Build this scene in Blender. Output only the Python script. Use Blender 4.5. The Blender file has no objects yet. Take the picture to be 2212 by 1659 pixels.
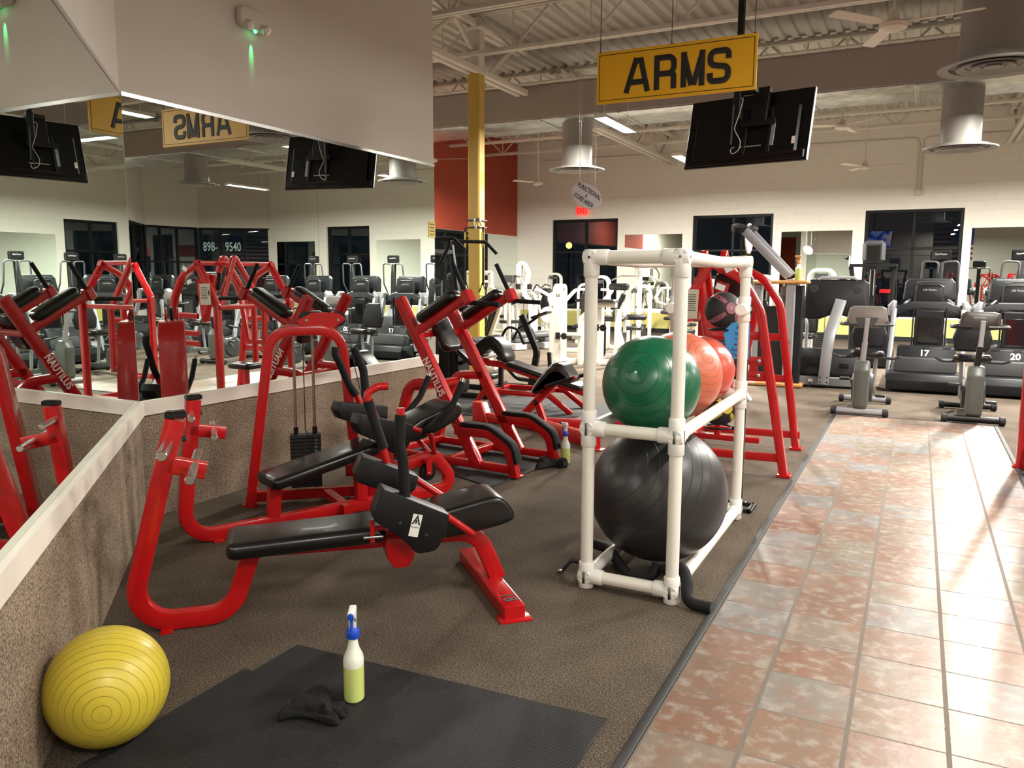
import bpy, math, random
from mathutils import Vector as V, Matrix
PI = math.pi
R = math.radians
C = bpy.context.scene.collection
SC = bpy.context.scene
rnd = random.Random(7)

# ------------------------------------------------------------------ camera
cam = bpy.data.cameras.new('camera')
cam.sensor_width = 36.0
cam.lens = 27.909
cam.clip_start = 0.05
cam.clip_end = 200
camo = bpy.data.objects.new('camera', cam)
C.objects.link(camo)
_r = V((0.891693, 0.452623, 0.004003)); _u = V((-0.064787, 0.118871, 0.990794)); _f = V((-0.447980, 0.883743, -0.135321))
_m = Matrix((_r, _u, -_f)).transposed().to_4x4()
_m.translation = V((0, 0, 1.5))
camo.matrix_world = _m
SC.camera = camo

# ------------------------------------------------------------------ world, exposure
w = bpy.data.worlds.new('night')
w.use_nodes = True
w.node_tree.nodes['Background'].inputs[0].default_value = (0.010, 0.012, 0.016, 1)
w.node_tree.nodes['Background'].inputs[1].default_value = 1.0
SC.world = w
SC.view_settings.view_transform = 'Standard'
SC.view_settings.look = 'None'
SC.view_settings.gamma = 1
SC.view_settings.exposure = 0.6
SC.view_settings.use_curve_mapping = False

# ceiling fluorescents: (x, y, watts)
LAMP_Z = 3.66
LAMPS = [(-4.05, 11.3, 250), (-4.05, 15.2, 850), (1.4, 7.3, 160), (1.4, 11.3, 260), (2.3, 15.2, 900), (6.85, 15.2, 600), (6.85, 7.3, 200),
         (1.4, 3.3, 100), (1.4, -0.7, 90), (1.4, -4.7, 110), (6.85, 3.3, 160), (6.85, -0.7, 140), (-9.5, 14.0, 260), (-9.0, 8.0, 180)]
LAMP_COL = (1.0, 0.955, 0.87)

# ------------------------------------------------------------------ materials
def mat(name, col, rough=0.5, metal=0.0, spec=0.5, coat=0.0, noise=0.0, nscale=60.0, bump=0.0, bscale=200.0, trans=0.0, sheen=0.0, emit=None, estr=0.0, alpha=1.0, sss=0.0):
    m = bpy.data.materials.new(name)
    m.use_nodes = True
    nt = m.node_tree
    b = nt.nodes['Principled BSDF']
    I = b.inputs
    I['Base Color'].default_value = (*col, 1)
    I['Roughness'].default_value = rough
    I['Metallic'].default_value = metal
    I['Specular IOR Level'].default_value = spec
    I['Coat Weight'].default_value = coat
    I['Coat Roughness'].default_value = 0.08
    if trans: I['Transmission Weight'].default_value = trans
    if sheen: I['Sheen Weight'].default_value = sheen
    if sss:
        I['Subsurface Weight'].default_value = sss
        I['Subsurface Radius'].default_value = (0.05, 0.05, 0.02)
    if emit:
        I['Emission Color'].default_value = (*emit, 1); I['Emission Strength'].default_value = estr
    if alpha < 1: I['Alpha'].default_value = alpha
    tc = nt.nodes.new('ShaderNodeTexCoord')
    if noise:
        n = nt.nodes.new('ShaderNodeTexNoise'); n.inputs['Scale'].default_value = nscale; n.inputs['Detail'].default_value = 4
        nt.links.new(tc.outputs['Object'], n.inputs['Vector'])
        mx = nt.nodes.new('ShaderNodeMixRGB'); mx.blend_type = 'MIX'
        lo = tuple(c * (1 - noise) for c in col); hi = tuple(min(1, c * (1 + noise)) for c in col)
        mx.inputs[1].default_value = (*lo, 1); mx.inputs[2].default_value = (*hi, 1)
        rp = nt.nodes.new('ShaderNodeMapRange'); rp.inputs[1].default_value = 0.3; rp.inputs[2].default_value = 0.7
        nt.links.new(n.outputs['Fac'], rp.inputs[0]); nt.links.new(rp.outputs[0], mx.inputs[0])
        nt.links.new(mx.outputs[0], I['Base Color'])
    if bump:
        n2 = nt.nodes.new('ShaderNodeTexNoise'); n2.inputs['Scale'].default_value = bscale; n2.inputs['Detail'].default_value = 3
        nt.links.new(tc.outputs['Object'], n2.inputs['Vector'])
        bp = nt.nodes.new('ShaderNodeBump'); bp.inputs['Strength'].default_value = bump; bp.inputs['Distance'].default_value = 0.004
        nt.links.new(n2.outputs['Fac'], bp.inputs['Height']); nt.links.new(bp.outputs[0], I['Normal'])
    return m

M = {}
M['red'] = mat('red_powdercoat', (0.50, 0.006, 0.008), 0.25, spec=0.5, coat=0.4, noise=0.07, nscale=9)
M['black'] = mat('black_powdercoat', (0.008, 0.008, 0.009), 0.42, spec=0.35, bump=0.15, bscale=500)
M['vinyl'] = mat('black_vinyl', (0.006, 0.006, 0.0065), 0.29, spec=0.5, coat=0.1, noise=0.3, nscale=14, bump=0.08, bscale=260)
M['foam'] = mat('black_foam', (0.008, 0.008, 0.0085), 0.75, spec=0.3, bump=0.3, bscale=300)
M['rubber'] = mat('black_rubber', (0.017, 0.017, 0.018), 0.65)
M['chrome'] = mat('chrome', (0.70, 0.70, 0.68), 0.18, metal=1.0)
M['rod'] = mat('guide_rod_steel', (0.42, 0.38, 0.34), 0.3, metal=1.0)
M['iron'] = mat('black_iron_plates', (0.015, 0.015, 0.016), 0.5, noise=0.2, nscale=30)
M['white'] = mat('white_powdercoat', (0.70, 0.69, 0.62), 0.35, coat=0.2, noise=0.03, nscale=8)
M['pvc'] = mat('white_pvc_pipe', (0.84, 0.81, 0.73), 0.35, noise=0.04, nscale=4)
M['pvcfit'] = mat('white_pvc_fitting', (0.86, 0.85, 0.80), 0.32)
M['ledge'] = mat('cream_trim_paint', (0.80, 0.735, 0.645), 0.45, noise=0.03, nscale=3)
M['wallup'] = mat('greige_wall_paint', (0.64, 0.585, 0.525), 0.75, noise=0.02, nscale=2)
M['mirror'] = mat('mirror_glass', (0.80, 0.87, 0.83), 0.0, metal=1.0)
M['alu'] = mat('aluminium_channel', (0.62, 0.62, 0.60), 0.25, metal=1.0)
M['cream'] = mat('cream_paint', (0.74, 0.70, 0.60), 0.6)
M['redwall'] = mat('brick_red_wall_paint', (0.36, 0.052, 0.022), 0.75, noise=0.05, nscale=3)
M['chart'] = mat('chartreuse_wall_paint', (0.47, 0.43, 0.13), 0.7)
M['steelpaint'] = mat('ceiling_steel_paint', (0.62, 0.58, 0.51), 0.7)
M['deck'] = mat('ceiling_deck_paint', (0.52, 0.49, 0.44), 0.75)
M['duct'] = mat('mauve_brown_duct_paint', (0.32, 0.275, 0.25), 0.6)
M['galv'] = mat('galvanised_duct', (0.55, 0.55, 0.53), 0.33, metal=0.9, noise=0.25, nscale=6)
M['ductgrey'] = mat('grey_duct_drop', (0.25, 0.235, 0.215), 0.5)
M['ypost'] = mat('mustard_column_paint', (0.52, 0.34, 0.06), 0.5)
M['sign'] = mat('yellow_sign_board', (0.80, 0.42, 0.010), 0.4)
M['signink'] = mat('black_sign_ink', (0.012, 0.010, 0.010), 0.5)
M['winframe'] = mat('dark_window_frame', (0.007, 0.007, 0.007), 0.5, spec=0.2)
M['glass'] = mat('dark_window_glass', (0.006, 0.008, 0.009), 0.03, spec=0.9)
M['ltext'] = mat('pale_window_lettering', (0.50, 0.68, 0.66), 0.6)
M['grey'] = mat('silver_grey_plastic', (0.22, 0.23, 0.24), 0.35)
M['dgrey'] = mat('charcoal_plastic', (0.012, 0.013, 0.015), 0.40, spec=0.3, noise=0.15, nscale=20)
M['mgrey'] = mat('mid_grey_plastic', (0.048, 0.050, 0.052), 0.4, spec=0.35)
M['bikeg'] = mat('grey_green_shroud', (0.085, 0.092, 0.082), 0.38)
M['taupe'] = mat('taupe_plastic', (0.17, 0.15, 0.13), 0.45)
M['dbrown'] = mat('dark_brown_console', (0.030, 0.022, 0.018), 0.35)
M['screen'] = mat('dark_screen', (0.005, 0.005, 0.006), 0.08, spec=0.7)
M['silver'] = mat('silver_painted_metal', (0.36, 0.37, 0.39), 0.35, metal=0.4)
M['wood'] = mat('honey_wood', (0.55, 0.25, 0.08), 0.4, noise=0.2, nscale=10)
M['wtext'] = mat('white_lettering', (0.85, 0.85, 0.82), 0.5)
M['btext'] = mat('black_lettering', (0.01, 0.01, 0.01), 0.5)
M['paper'] = mat('laminated_paper', (0.62, 0.57, 0.47), 0.2, noise=0.08, nscale=12)
M['plates'] = mat('grey_number_ink', (0.42, 0.42, 0.40), 0.5)
M['bottle'] = mat('frosted_bottle_plastic', (0.86, 0.90, 0.80), 0.30, sss=0.3)
M['liquid'] = mat('yellow_green_cleaner', (0.64, 0.74, 0.24), 0.25, sss=0.3)
M['trigger'] = mat('white_trigger_plastic', (0.85, 0.84, 0.80), 0.3)
M['blue'] = mat('royal_blue_plastic', (0.015, 0.08, 0.62), 0.3)
M['cloth'] = mat('black_terry_cloth', (0.008, 0.008, 0.009), 0.95, bump=0.8, bscale=400)
M['bluetag'] = mat('bright_blue_card', (0.05, 0.30, 0.66), 0.5)
M['pink'] = mat('dusty_mauve_rubber', (0.30, 0.10, 0.14), 0.5)
M['yel'] = mat('yellow_strap', (0.62, 0.46, 0.04), 0.6)
M['ysticker'] = mat('yellow_notice', (0.70, 0.56, 0.06), 0.4)
M['cable'] = mat('black_cable', (0.01, 0.01, 0.01), 0.5)
M['wcable'] = mat('pale_cable', (0.55, 0.53, 0.47), 0.5)
M['black_tv'] = mat('black_tv_plastic', (0.004, 0.004, 0.0045), 0.34, spec=0.3)
M['fanw'] = mat('white_fan_enamel', (0.68, 0.63, 0.54), 0.35)
M['emlight'] = mat('white_emergency_light', (0.62, 0.57, 0.50), 0.4)
M['green_led'] = mat('green_led', (0.0, 0.3, 0.08), 0.3, emit=(0.05, 1.0, 0.30), estr=7.0)
M['exit'] = mat('lit_exit_face', (0.8, 0.1, 0.08), 0.4, emit=(1.0, 0.06, 0.05), estr=0.75)
M['exitink'] = mat('lit_exit_letters', (0.7, 0.0, 0.0), 0.4, emit=(1.0, 0.0, 0.0), estr=0.6)
M['tube'] = mat('lit_fluorescent_tube', (1, 1, 1), 0.5, emit=(1.0, 0.95, 0.85), estr=14.0)
M['hous'] = mat('white_lamp_housing', (0.7, 0.68, 0.62), 0.4)
M['ovals'] = mat('pale_grey_sign_board', (0.72, 0.74, 0.76), 0.35)
M['pinkedge'] = mat('pale_pink_sign_edge', (0.75, 0.55, 0.50), 0.4)
M['stone'] = mat('grey_step_plastic', (0.07, 0.075, 0.08), 0.5)
M['stepgrey'] = mat('pale_grey_step_block', (0.40, 0.40, 0.38), 0.5)

def nodes_of(name, rough=0.5, spec=0.5):
    m = bpy.data.materials.new(name); m.use_nodes = True
    nt = m.node_tree; b = nt.nodes['Principled BSDF']
    b.inputs['Roughness'].default_value = rough; b.inputs['Specular IOR Level'].default_value = spec
    return m, nt, b, nt.nodes.new('ShaderNodeTexCoord')

def math_n(nt, op, a, b=None, c=None):
    n = nt.nodes.new('ShaderNodeMath'); n.operation = op
    for i, x in enumerate((a, b, c)):
        if x is None: continue
        if isinstance(x, (int, float)): n.inputs[i].default_value = x
        else: nt.links.new(x, n.inputs[i])
    return n.outputs[0]

def ramp(nt, fac, stops, interp='LINEAR'):
    r = nt.nodes.new('ShaderNodeValToRGB'); r.color_ramp.interpolation = interp
    e = r.color_ramp.elements
    while len(e) < len(stops): e.new(0.5)
    for k, (p, c) in enumerate(stops):
        e[k].position = p; e[k].color = (*c, 1)
    nt.links.new(fac, r.inputs[0]); return r.outputs[0]

def mixc(nt, fac, a, b, mode='MIX'):
    n = nt.nodes.new('ShaderNodeMixRGB'); n.blend_type = mode
    for i, x in ((0, fac), (1, a), (2, b)):
        if isinstance(x, (int, float)): n.inputs[i].default_value = x
        elif isinstance(x, tuple): n.inputs[i].default_value = (*x, 1)
        else: nt.links.new(x, n.inputs[i])
    return n.outputs[0]

def noise(nt, vec, scale, detail=3, rough=0.5):
    n = nt.nodes.new('ShaderNodeTexNoise'); n.inputs['Scale'].default_value = scale
    n.inputs['Detail'].default_value = detail; n.inputs['Roughness'].default_value = rough
    nt.links.new(vec, n.inputs['Vector']); return n.outputs['Fac']

def bump(nt, b, h, strength, dist):
    n = nt.nodes.new('ShaderNodeBump'); n.inputs['Strength'].default_value = strength; n.inputs['Distance'].default_value = dist
    nt.links.new(h, n.inputs['Height']); nt.links.new(n.outputs[0], b.inputs['Normal'])

def carpet(name, stops, s1, s2, blot=0.18):
    m, nt, b, tc = nodes_of(name, 0.95, 0.1)
    a = noise(nt, tc.outputs['Object'], s1, 2, 0.7)
    big = noise(nt, tc.outputs['Object'], s2, 4, 0.6)
    col = ramp(nt, a, stops)
    g = ramp(nt, big, [(0.3, (1 - blot,) * 3), (0.7, (1 + blot * 0.3,) * 3)])
    nt.links.new(mixc(nt, 1.0, col, g, 'MULTIPLY'), b.inputs['Base Color'])
    bump(nt, b, a, 0.5, 0.004)
    return m
M['carpet'] = carpet('brown_floor_carpet', [(0.30, (0.032, 0.024, 0.018)), (0.5, (0.115, 0.090, 0.068)), (0.68, (0.25, 0.20, 0.15))], 150, 2.2, 0.30)
M['wallcarpet'] = carpet('tan_wall_carpet', [(0.30, (0.045, 0.033, 0.024)), (0.46, (0.235, 0.178, 0.128)), (0.66, (0.45, 0.355, 0.265))], 125, 3.0, 0.22)

def tile_mat():
    m, nt, b, tc = nodes_of('slate_look_floor_tile', 0.32, 0.5)
    sp = nt.nodes.new('ShaderNodeSeparateXYZ'); nt.links.new(tc.outputs['Object'], sp.inputs[0])
    fx = math_n(nt, 'MULTIPLY', math_n(nt, 'ADD', sp.outputs[0], 0.7095 + 2.976), 1 / 0.2976)
    fy = math_n(nt, 'MULTIPLY', math_n(nt, 'ADD', sp.outputs[1], -4.2021 + 29.89), 1 / 0.2989)
    ix = math_n(nt, 'FLOOR', fx); iy = math_n(nt, 'FLOOR', fy)
    cx = nt.nodes.new('ShaderNodeCombineXYZ'); nt.links.new(ix, cx.inputs[0]); nt.links.new(iy, cx.inputs[1])
    wn = nt.nodes.new('ShaderNodeTexWhiteNoise'); wn.noise_dimensions = '3D'; nt.links.new(cx.outputs[0], wn.inputs['Vector'])
    base = ramp(nt, wn.outputs['Value'], [(0.0, (0.235, 0.125, 0.085)), (0.2, (0.235, 0.165, 0.120)), (0.40, (0.26, 0.165, 0.125)), (0.55, (0.275, 0.190, 0.160)), (0.70, (0.225, 0.200, 0.150)), (0.83, (0.225, 0.215, 0.205)), (1.0, (0.225, 0.228, 0.228))])
    off = nt.nodes.new('ShaderNodeVectorMath'); off.operation = 'MULTIPLY_ADD'
    off.inputs[1].default_value = (9.3, 9.3, 9.3); nt.links.new(wn.outputs['Color'], off.inputs[0]); nt.links.new(tc.outputs['Object'], off.inputs[2])
    n1 = noise(nt, off.outputs[0], 5.5, 5, 0.62)
    n2 = noise(nt, off.outputs[0], 16, 6, 0.65)
    c1 = mixc(nt, ramp(nt, n1, [(0.46, (0, 0, 0)), (0.72, (0.8, 0.8, 0.8))]), base, (0.27, 0.135, 0.082))
    c2 = mixc(nt, ramp(nt, n2, [(0.50, (0, 0, 0)), (0.66, (0.85, 0.85, 0.85))]), c1, (0.34, 0.305, 0.26))
    dx = math_n(nt, 'ABSOLUTE', math_n(nt, 'SUBTRACT', math_n(nt, 'FRACT', fx), 0.5))
    dy = math_n(nt, 'ABSOLUTE', math_n(nt, 'SUBTRACT', math_n(nt, 'FRACT', fy), 0.5))
    wob = math_n(nt, 'MULTIPLY', math_n(nt, 'SUBTRACT', noise(nt, tc.outputs['Object'], 60, 2), 0.5), 0.012)
    gx = math_n(nt, 'GREATER_THAN', math_n(nt, 'ADD', dx, wob), 0.474)
    gy = math_n(nt, 'GREATER_THAN', math_n(nt, 'ADD', dy, wob), 0.4875)
    gr = math_n(nt, 'MAXIMUM', gx, gy)
    nt.links.new(mixc(nt, gr, c2, (0.155, 0.125, 0.10)), b.inputs['Base Color'])
    nt.links.new(math_n(nt, 'ADD', math_n(nt, 'MULTIPLY', gr, 0.45), math_n(nt, 'ADD', math_n(nt, 'MULTIPLY', n2, 0.25), 0.26)), b.inputs['Roughness'])
    h = math_n(nt, 'SUBTRACT', math_n(nt, 'MULTIPLY', n2, 0.35), gr)
    bump(nt, b, h, 0.8, 0.005)
    return m
M['tile'] = tile_mat()

def block_mat(name, col):
    m, nt, b, tc = nodes_of(name, 0.7, 0.3)
    sp = nt.nodes.new('ShaderNodeSeparateXYZ'); nt.links.new(tc.outputs['Object'], sp.inputs[0])
    s = math_n(nt, 'ADD', sp.outputs[0], sp.outputs[1])
    cb = nt.nodes.new('ShaderNodeCombineXYZ'); nt.links.new(s, cb.inputs[0]); nt.links.new(sp.outputs[2], cb.inputs[1])
    br = nt.nodes.new('ShaderNodeTexBrick'); br.inputs['Scale'].default_value = 1.0
    br.inputs['Brick Width'].default_value = 0.4; br.inputs['Row Height'].default_value = 0.2; br.inputs['Mortar Size'].default_value = 0.006
    br.inputs['Color1'].default_value = (*col, 1); br.inputs['Color2'].default_value = (*[c * 0.985 for c in col], 1); br.inputs['Mortar'].default_value = (*[c * 0.92 for c in col], 1)
    nt.links.new(cb.outputs[0], br.inputs['Vector']); nt.links.new(br.outputs['Color'], b.inputs['Base Color'])
    bump(nt, b, math_n(nt, 'SUBTRACT', 1.0, br.outputs['Fac']), 0.4, 0.004)
    return m
M['block'] = block_mat('painted_block_wall', (0.80, 0.77, 0.69))

def mat_rubber():
    m, nt, b, tc = nodes_of('ribbed_black_mat', 0.7, 0.3)
    n1 = noise(nt, tc.outputs['Object'], 5, 4)
    spk = noise(nt, tc.outputs['Object'], 220, 1)
    c = ramp(nt, n1, [(0.3, (0.013, 0.013, 0.014)), (0.75, (0.024, 0.024, 0.025))])
    c = mixc(nt, ramp(nt, spk, [(0.775, (0, 0, 0)), (0.79, (1, 1, 1))]), c, (0.16, 0.15, 0.13))
    nt.links.new(c, b.inputs['Base Color'])
    wv = nt.nodes.new('ShaderNodeTexWave'); wv.inputs['Scale'].default_value = 42; nt.links.new(tc.outputs['Object'], wv.inputs['Vector'])
    bump(nt, b, wv.outputs['Fac'], 0.55, 0.004)
    return m
M['mat'] = mat_rubber()

def ball_mat(name, col, rough=0.3, rings=22.0, spec=0.5, coat=0.15):
    m, nt, b, tc = nodes_of(name, rough, spec)
    b.inputs['Coat Weight'].default_value = coat; b.inputs['Coat Roughness'].default_value = 0.3
    nv = nt.nodes.new('ShaderNodeVectorMath'); nv.operation = 'NORMALIZE'; nt.links.new(tc.outputs['Object'], nv.inputs[0])
    sp = nt.nodes.new('ShaderNodeSeparateXYZ'); nt.links.new(nv.outputs[0], sp.inputs[0])
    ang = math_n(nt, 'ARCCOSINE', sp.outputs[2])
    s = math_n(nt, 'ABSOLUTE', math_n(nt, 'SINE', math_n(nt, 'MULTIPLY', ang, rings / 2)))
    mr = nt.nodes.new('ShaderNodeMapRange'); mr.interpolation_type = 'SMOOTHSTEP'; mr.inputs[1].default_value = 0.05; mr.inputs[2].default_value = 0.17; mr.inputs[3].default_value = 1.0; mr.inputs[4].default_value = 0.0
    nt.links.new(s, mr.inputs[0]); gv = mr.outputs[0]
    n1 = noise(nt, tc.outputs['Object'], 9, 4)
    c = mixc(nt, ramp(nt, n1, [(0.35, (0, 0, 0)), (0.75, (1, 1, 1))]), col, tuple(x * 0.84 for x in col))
    c = mixc(nt, math_n(nt, 'MULTIPLY', gv, 0.16), c, tuple(x * 0.5 for x in col))  # shade in the ring grooves painted into the base colour
    nt.links.new(c, b.inputs['Base Color'])
    bump(nt, b, gv, 0.8, 0.006)
    return m

# ------------------------------------------------------------------ mesh builder
def fillet(pts, r, seg=5):
    P = [V(p) for p in pts]
    if isinstance(r, (int, float)): r = [r] * len(P)
    out = [P[0]]
    for i in range(1, len(P) - 1):
        a, b, c = P[i - 1], P[i], P[i + 1]
        d1 = (a - b); d2 = (c - b); l1, l2 = d1.length, d2.length
        d1.normalize(); d2.normalize()
        th = d1.angle(d2, PI)
        if r[i] <= 0 or th > PI - 0.03: out.append(b); continue
        t = min(r[i] / math.tan(th / 2), l1 * 0.49, l2 * 0.49)
        rr = t * math.tan(th / 2)
        bis = (d1 + d2).normalized(); cen = b + bis * (rr / math.sin(th / 2))
        s, e = b + d1 * t - cen, b + d2 * t - cen
        sn, en = s.normalized(), e.normalized(); om = sn.angle(en, 0)
        for k in range(seg + 1):
            q = k / seg
            out.append(cen + (sn * math.sin((1 - q) * om) + en * math.sin(q * om)) * (rr / math.sin(om)) if om > 1e-3 else cen + s)
    out.append(P[-1]); return out

class MB:
    def __init__(s): s.v = []; s.f = []
    def add(s, vs, fs):
        o = len(s.v); s.v += [tuple(x) for x in vs]; s.f += [tuple(i + o for i in f) for f in fs]; return s
    def box(s, c, d, m=None, ch=None):
        """box at centre c, size d, chamfered by ch"""
        x, y, z = [k / 2 for k in d]
        if ch is None: ch = min(d) * 0.12
        ch = min(ch, min(d) * 0.45)
        prof = [(-x + ch, -y), (x - ch, -y), (x, -y + ch), (x, y - ch), (x - ch, y), (-x + ch, y), (-x, y - ch), (-x, -y + ch)]
        q = [(px * (x - ch) / x, py * (y - ch) / y) for px, py in prof]
        vs = [(a, b, -z) for a, b in q] + [(a, b, -z + ch) for a, b in prof] + [(a, b, z - ch) for a, b in prof] + [(a, b, z) for a, b in q]
        n = 8; fs = [tuple(range(n - 1, -1, -1)), tuple(range(3 * n, 4 * n))]
        for k in range(3): fs += [(k * n + i, k * n + (i + 1) % n, (k + 1) * n + (i + 1) % n, (k + 1) * n + i) for i in range(n)]
        vs = [V(p) for p in vs]
        if m: vs = [m.to_3x3() @ p for p in vs]
        cc = V(c); return s.add([p + cc for p in vs], fs)
    def sweep(s, pts, w, h=None, n=(0, 1, 0), r=0.0, round_=False, seg=5, ch=0.007, cap=True, sides=12, closed=False):
        """sweep along pts; rect tube: w along n, h in the bend plane; round_: diameter w"""
        P = fillet(pts, r, seg) if r else [V(p) for p in pts]
        Q = [P[0]]
        for p in P[1:]:
            if (p - Q[-1]).length > 1e-5: Q.append(p)
        P = Q
        N = len(P); n = V(n).normalized()
        T = []
        for i in range(N):
            if closed: t = (P[(i + 1) % N] - P[i]).normalized() + (P[i] - P[i - 1]).normalized()
            elif i == 0: t = P[1] - P[0]
            elif i == N - 1: t = P[-1] - P[-2]
            else: t = (P[i + 1] - P[i]).normalized() + (P[i] - P[i - 1]).normalized()
            T.append(t.normalized())
        if round_:
            prof = [(math.cos(2 * PI * k / sides) * w / 2, math.sin(2 * PI * k / sides) * w / 2) for k in range(sides)]
        else:
            a, b = w / 2, (h if h else w) / 2
            c = min(ch, a * 0.6, b * 0.6); c3 = c * 0.3
            prof = [(-a + c, -b), (a - c, -b), (a - c3, -b + c3), (a, -b + c), (a, b - c), (a - c3, b - c3), (a - c, b), (-a + c, b), (-a + c3, b - c3), (-a, b - c), (-a, -b + c), (-a + c3, -b + c3)]
        K = len(prof); vs = []
        side = None
        for i in range(N):
            t = T[i]
            if round_:
                if side is None:
                    side = t.orthogonal().normalized() if abs(t.dot(n)) > 0.95 else (n - t * n.dot(t)).normalized()
                else:
                    side = (side - t * side.dot(t)).normalized()
                up = t.cross(side)
            else:
                side = (n - t * n.dot(t))
                side = side.normalized() if side.length > 1e-4 else t.orthogonal().normalized()
                up = t.cross(side)
            sc = 1.0
            if 0 < i < N - 1 or closed:
                d1 = (P[i] - P[i - 1]).normalized(); d = max(-1, min(1, d1.dot(t))); sc = 1 / max(0.35, d)
            for (x, y) in prof:
                vs.append(P[i] + side * x + up * (y * (sc if not round_ else 1)))
        fs = []
        for i in range(N if closed else N - 1):
            j = (i + 1) % N
            fs += [(i * K + k, i * K + (k + 1) % K, j * K + (k + 1) % K, j * K + k) for k in range(K)]
        if cap and not closed: fs += [tuple(range(K - 1, -1, -1)), tuple((N - 1) * K + k for k in range(K))]
        return s.add(vs, fs)
    def rod(s, a, b, d, sides=12): return s.sweep([a, b], d, round_=True, sides=sides)
    def lathe(s, prof, o=(0, 0, 0), ax=(0, 0, 1), sides=24, cap=True):
        """prof: [(radius, height)] about axis ax through o"""
        z = V(ax).normalized(); x = z.orthogonal().normalized(); y = z.cross(x); o = V(o); vs = []
        for (r_, h) in prof:
            for k in range(sides):
                a = 2 * PI * k / sides; vs.append(o + z * h + (x * math.cos(a) + y * math.sin(a)) * r_)
        fs = []
        for i in range(len(prof) - 1):
            fs += [(i * sides + k, i * sides + (k + 1) % sides, (i + 1) * sides + (k + 1) % sides, (i + 1) * sides + k) for k in range(sides)]
        if cap: fs += [tuple(range(sides - 1, -1, -1)), tuple((len(prof) - 1) * sides + k for k in range(sides))]
        return s.add(vs, fs)
    def ball(s, c, r_, seg=48, rings=28, sc=(1, 1, 1)):
        prof = [(max(1e-4, math.sin(PI * i / rings)) * r_, -math.cos(PI * i / rings) * r_) for i in range(rings + 1)]
        o = len(s.v); s.lathe(prof, (0, 0, 0), (0, 0, 1), seg)
        for i in range(o, len(s.v)):
            p = s.v[i]; s.v[i] = (p[0] * sc[0] + c[0], p[1] * sc[1] + c[1], p[2] * sc[2] + c[2])
        return s
    def prism(s, poly, t, o=(0, 0, 0), ux=(1, 0, 0), uy=(0, 0, 1), r=0.0, seg=3):
        """extrude a 2D outline by thickness t (centred) normal to ux,uy; edges rounded by r"""
        ux = V(ux).normalized(); uy = V(uy).normalized(); nz = ux.cross(uy).normalized(); o = V(o)
        A = sum(poly[i][0] * poly[(i + 1) % len(poly)][1] - poly[(i + 1) % len(poly)][0] * poly[i][1] for i in range(len(poly)))
        if A < 0: poly = poly[::-1]
        n = len(poly); nor = []
        for i in range(n):
            a, b, c = poly[i - 1], poly[i], poly[(i + 1) % n]
            e1 = V((b[1] - a[1], a[0] - b[0])); e2 = V((c[1] - b[1], b[0] - c[0]))
            if e1.length > 0: e1.normalize()
            if e2.length > 0: e2.normalize()
            m_ = e1 + e2
            m_ = m_ / max(0.5, m_.length ** 2 / 2) if m_.length > 0 else e1
            nor.append(m_)
        layers = []
        if r > 0:
            r = min(r, t * 0.499)
            for k in range(seg + 1):
                a = PI / 2 * k / seg; layers.append((-t / 2 + r * (1 - math.sin(a)), r * (1 - math.cos(a))))
            layers += [(-z, i_) for z, i_ in layers[::-1]]
            lay = [( -t / 2 + r * (1 - math.cos(PI / 2 * k / seg)), r * (1 - math.sin(PI / 2 * k / seg))) for k in range(seg + 1)]
            layers = lay + [(-z, i_) for z, i_ in lay[::-1]]
        else: layers = [(-t / 2, 0), (t / 2, 0)]
        vs = []
        for z, ins in layers:
            for p, q in zip(poly, nor): vs.append(o + ux * (p[0] - q[0] * ins) + uy * (p[1] - q[1] * ins) + nz * z)
        fs = [tuple(range(n - 1, -1, -1)), tuple((len(layers) - 1) * n + k for k in range(n))]
        for L in range(len(layers) - 1):
            fs += [(L * n + k, L * n + (k + 1) % n, (L + 1) * n + (k + 1) % n, (L + 1) * n + k) for k in range(n)]
        return s.add(vs, fs)

def rrect(w, h, r, seg=4, cx=0, cy=0):
    out = []
    for (sx, sy, a0) in ((1, 1, 0), (-1, 1, 90), (-1, -1, 180), (1, -1, 270)):
        for k in range(seg + 1):
            a = R(a0 + 90 * k / seg); out.append((cx + sx * (w / 2 - r) + r * math.cos(a), cy + sy * (h / 2 - r) + r * math.sin(a)))
    return out
def oval(w, h, n=28, cx=0, cy=0): return [(cx + w / 2 * math.cos(2 * PI * k / n), cy + h / 2 * math.sin(2 * PI * k / n)) for k in range(n)]
def rnd2(poly, r, seg=4):
    """round the corners of a 2D outline"""
    out = []
    n = len(poly)
    for i in range(n):
        a, b, c = V((*poly[i - 1], 0)), V((*poly[i], 0)), V((*poly[(i + 1) % n], 0))
        f = fillet([a.lerp(b, 0.5), b, b.lerp(c, 0.5)], r[i] if isinstance(r, (list, tuple)) else r, seg)
        out += [(p.x, p.y) for p in f[1:-1]]
    return out

def build(name, mb, m, parent=None, sharp=38, loc=None, rot=None):
    me = bpy.data.meshes.new(name)
    me.from_pydata(mb.v, [], mb.f); me.validate(); me.update()
    me.materials.append(M[m] if isinstance(m, str) else m)
    me.shade_smooth(); me.set_sharp_from_angle(angle=R(sharp))
    o = bpy.data.objects.new(name, me); C.objects.link(o)
    if parent: o.parent = parent
    if loc: o.location = loc
    if rot: o.rotation_euler = rot
    return o
def tag(o, label=None, cat=None, group=None, kind=None):
    if label: o['label'] = label
    if cat: o['category'] = cat
    if group: o['group'] = group
    if kind: o['kind'] = kind
    return o
def thing(name, label, cat, loc=(0, 0, 0), rz=0.0, group=None):
    o = bpy.data.objects.new(name, None); o.empty_display_size = 0.1; C.objects.link(o)
    o.location = loc; o.rotation_euler = (0, 0, rz)
    return tag(o, label, cat, group)
def struct(name, mb, m, sharp=38):
    return tag(build(name, mb, m, sharp=sharp), kind='structure')
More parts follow.
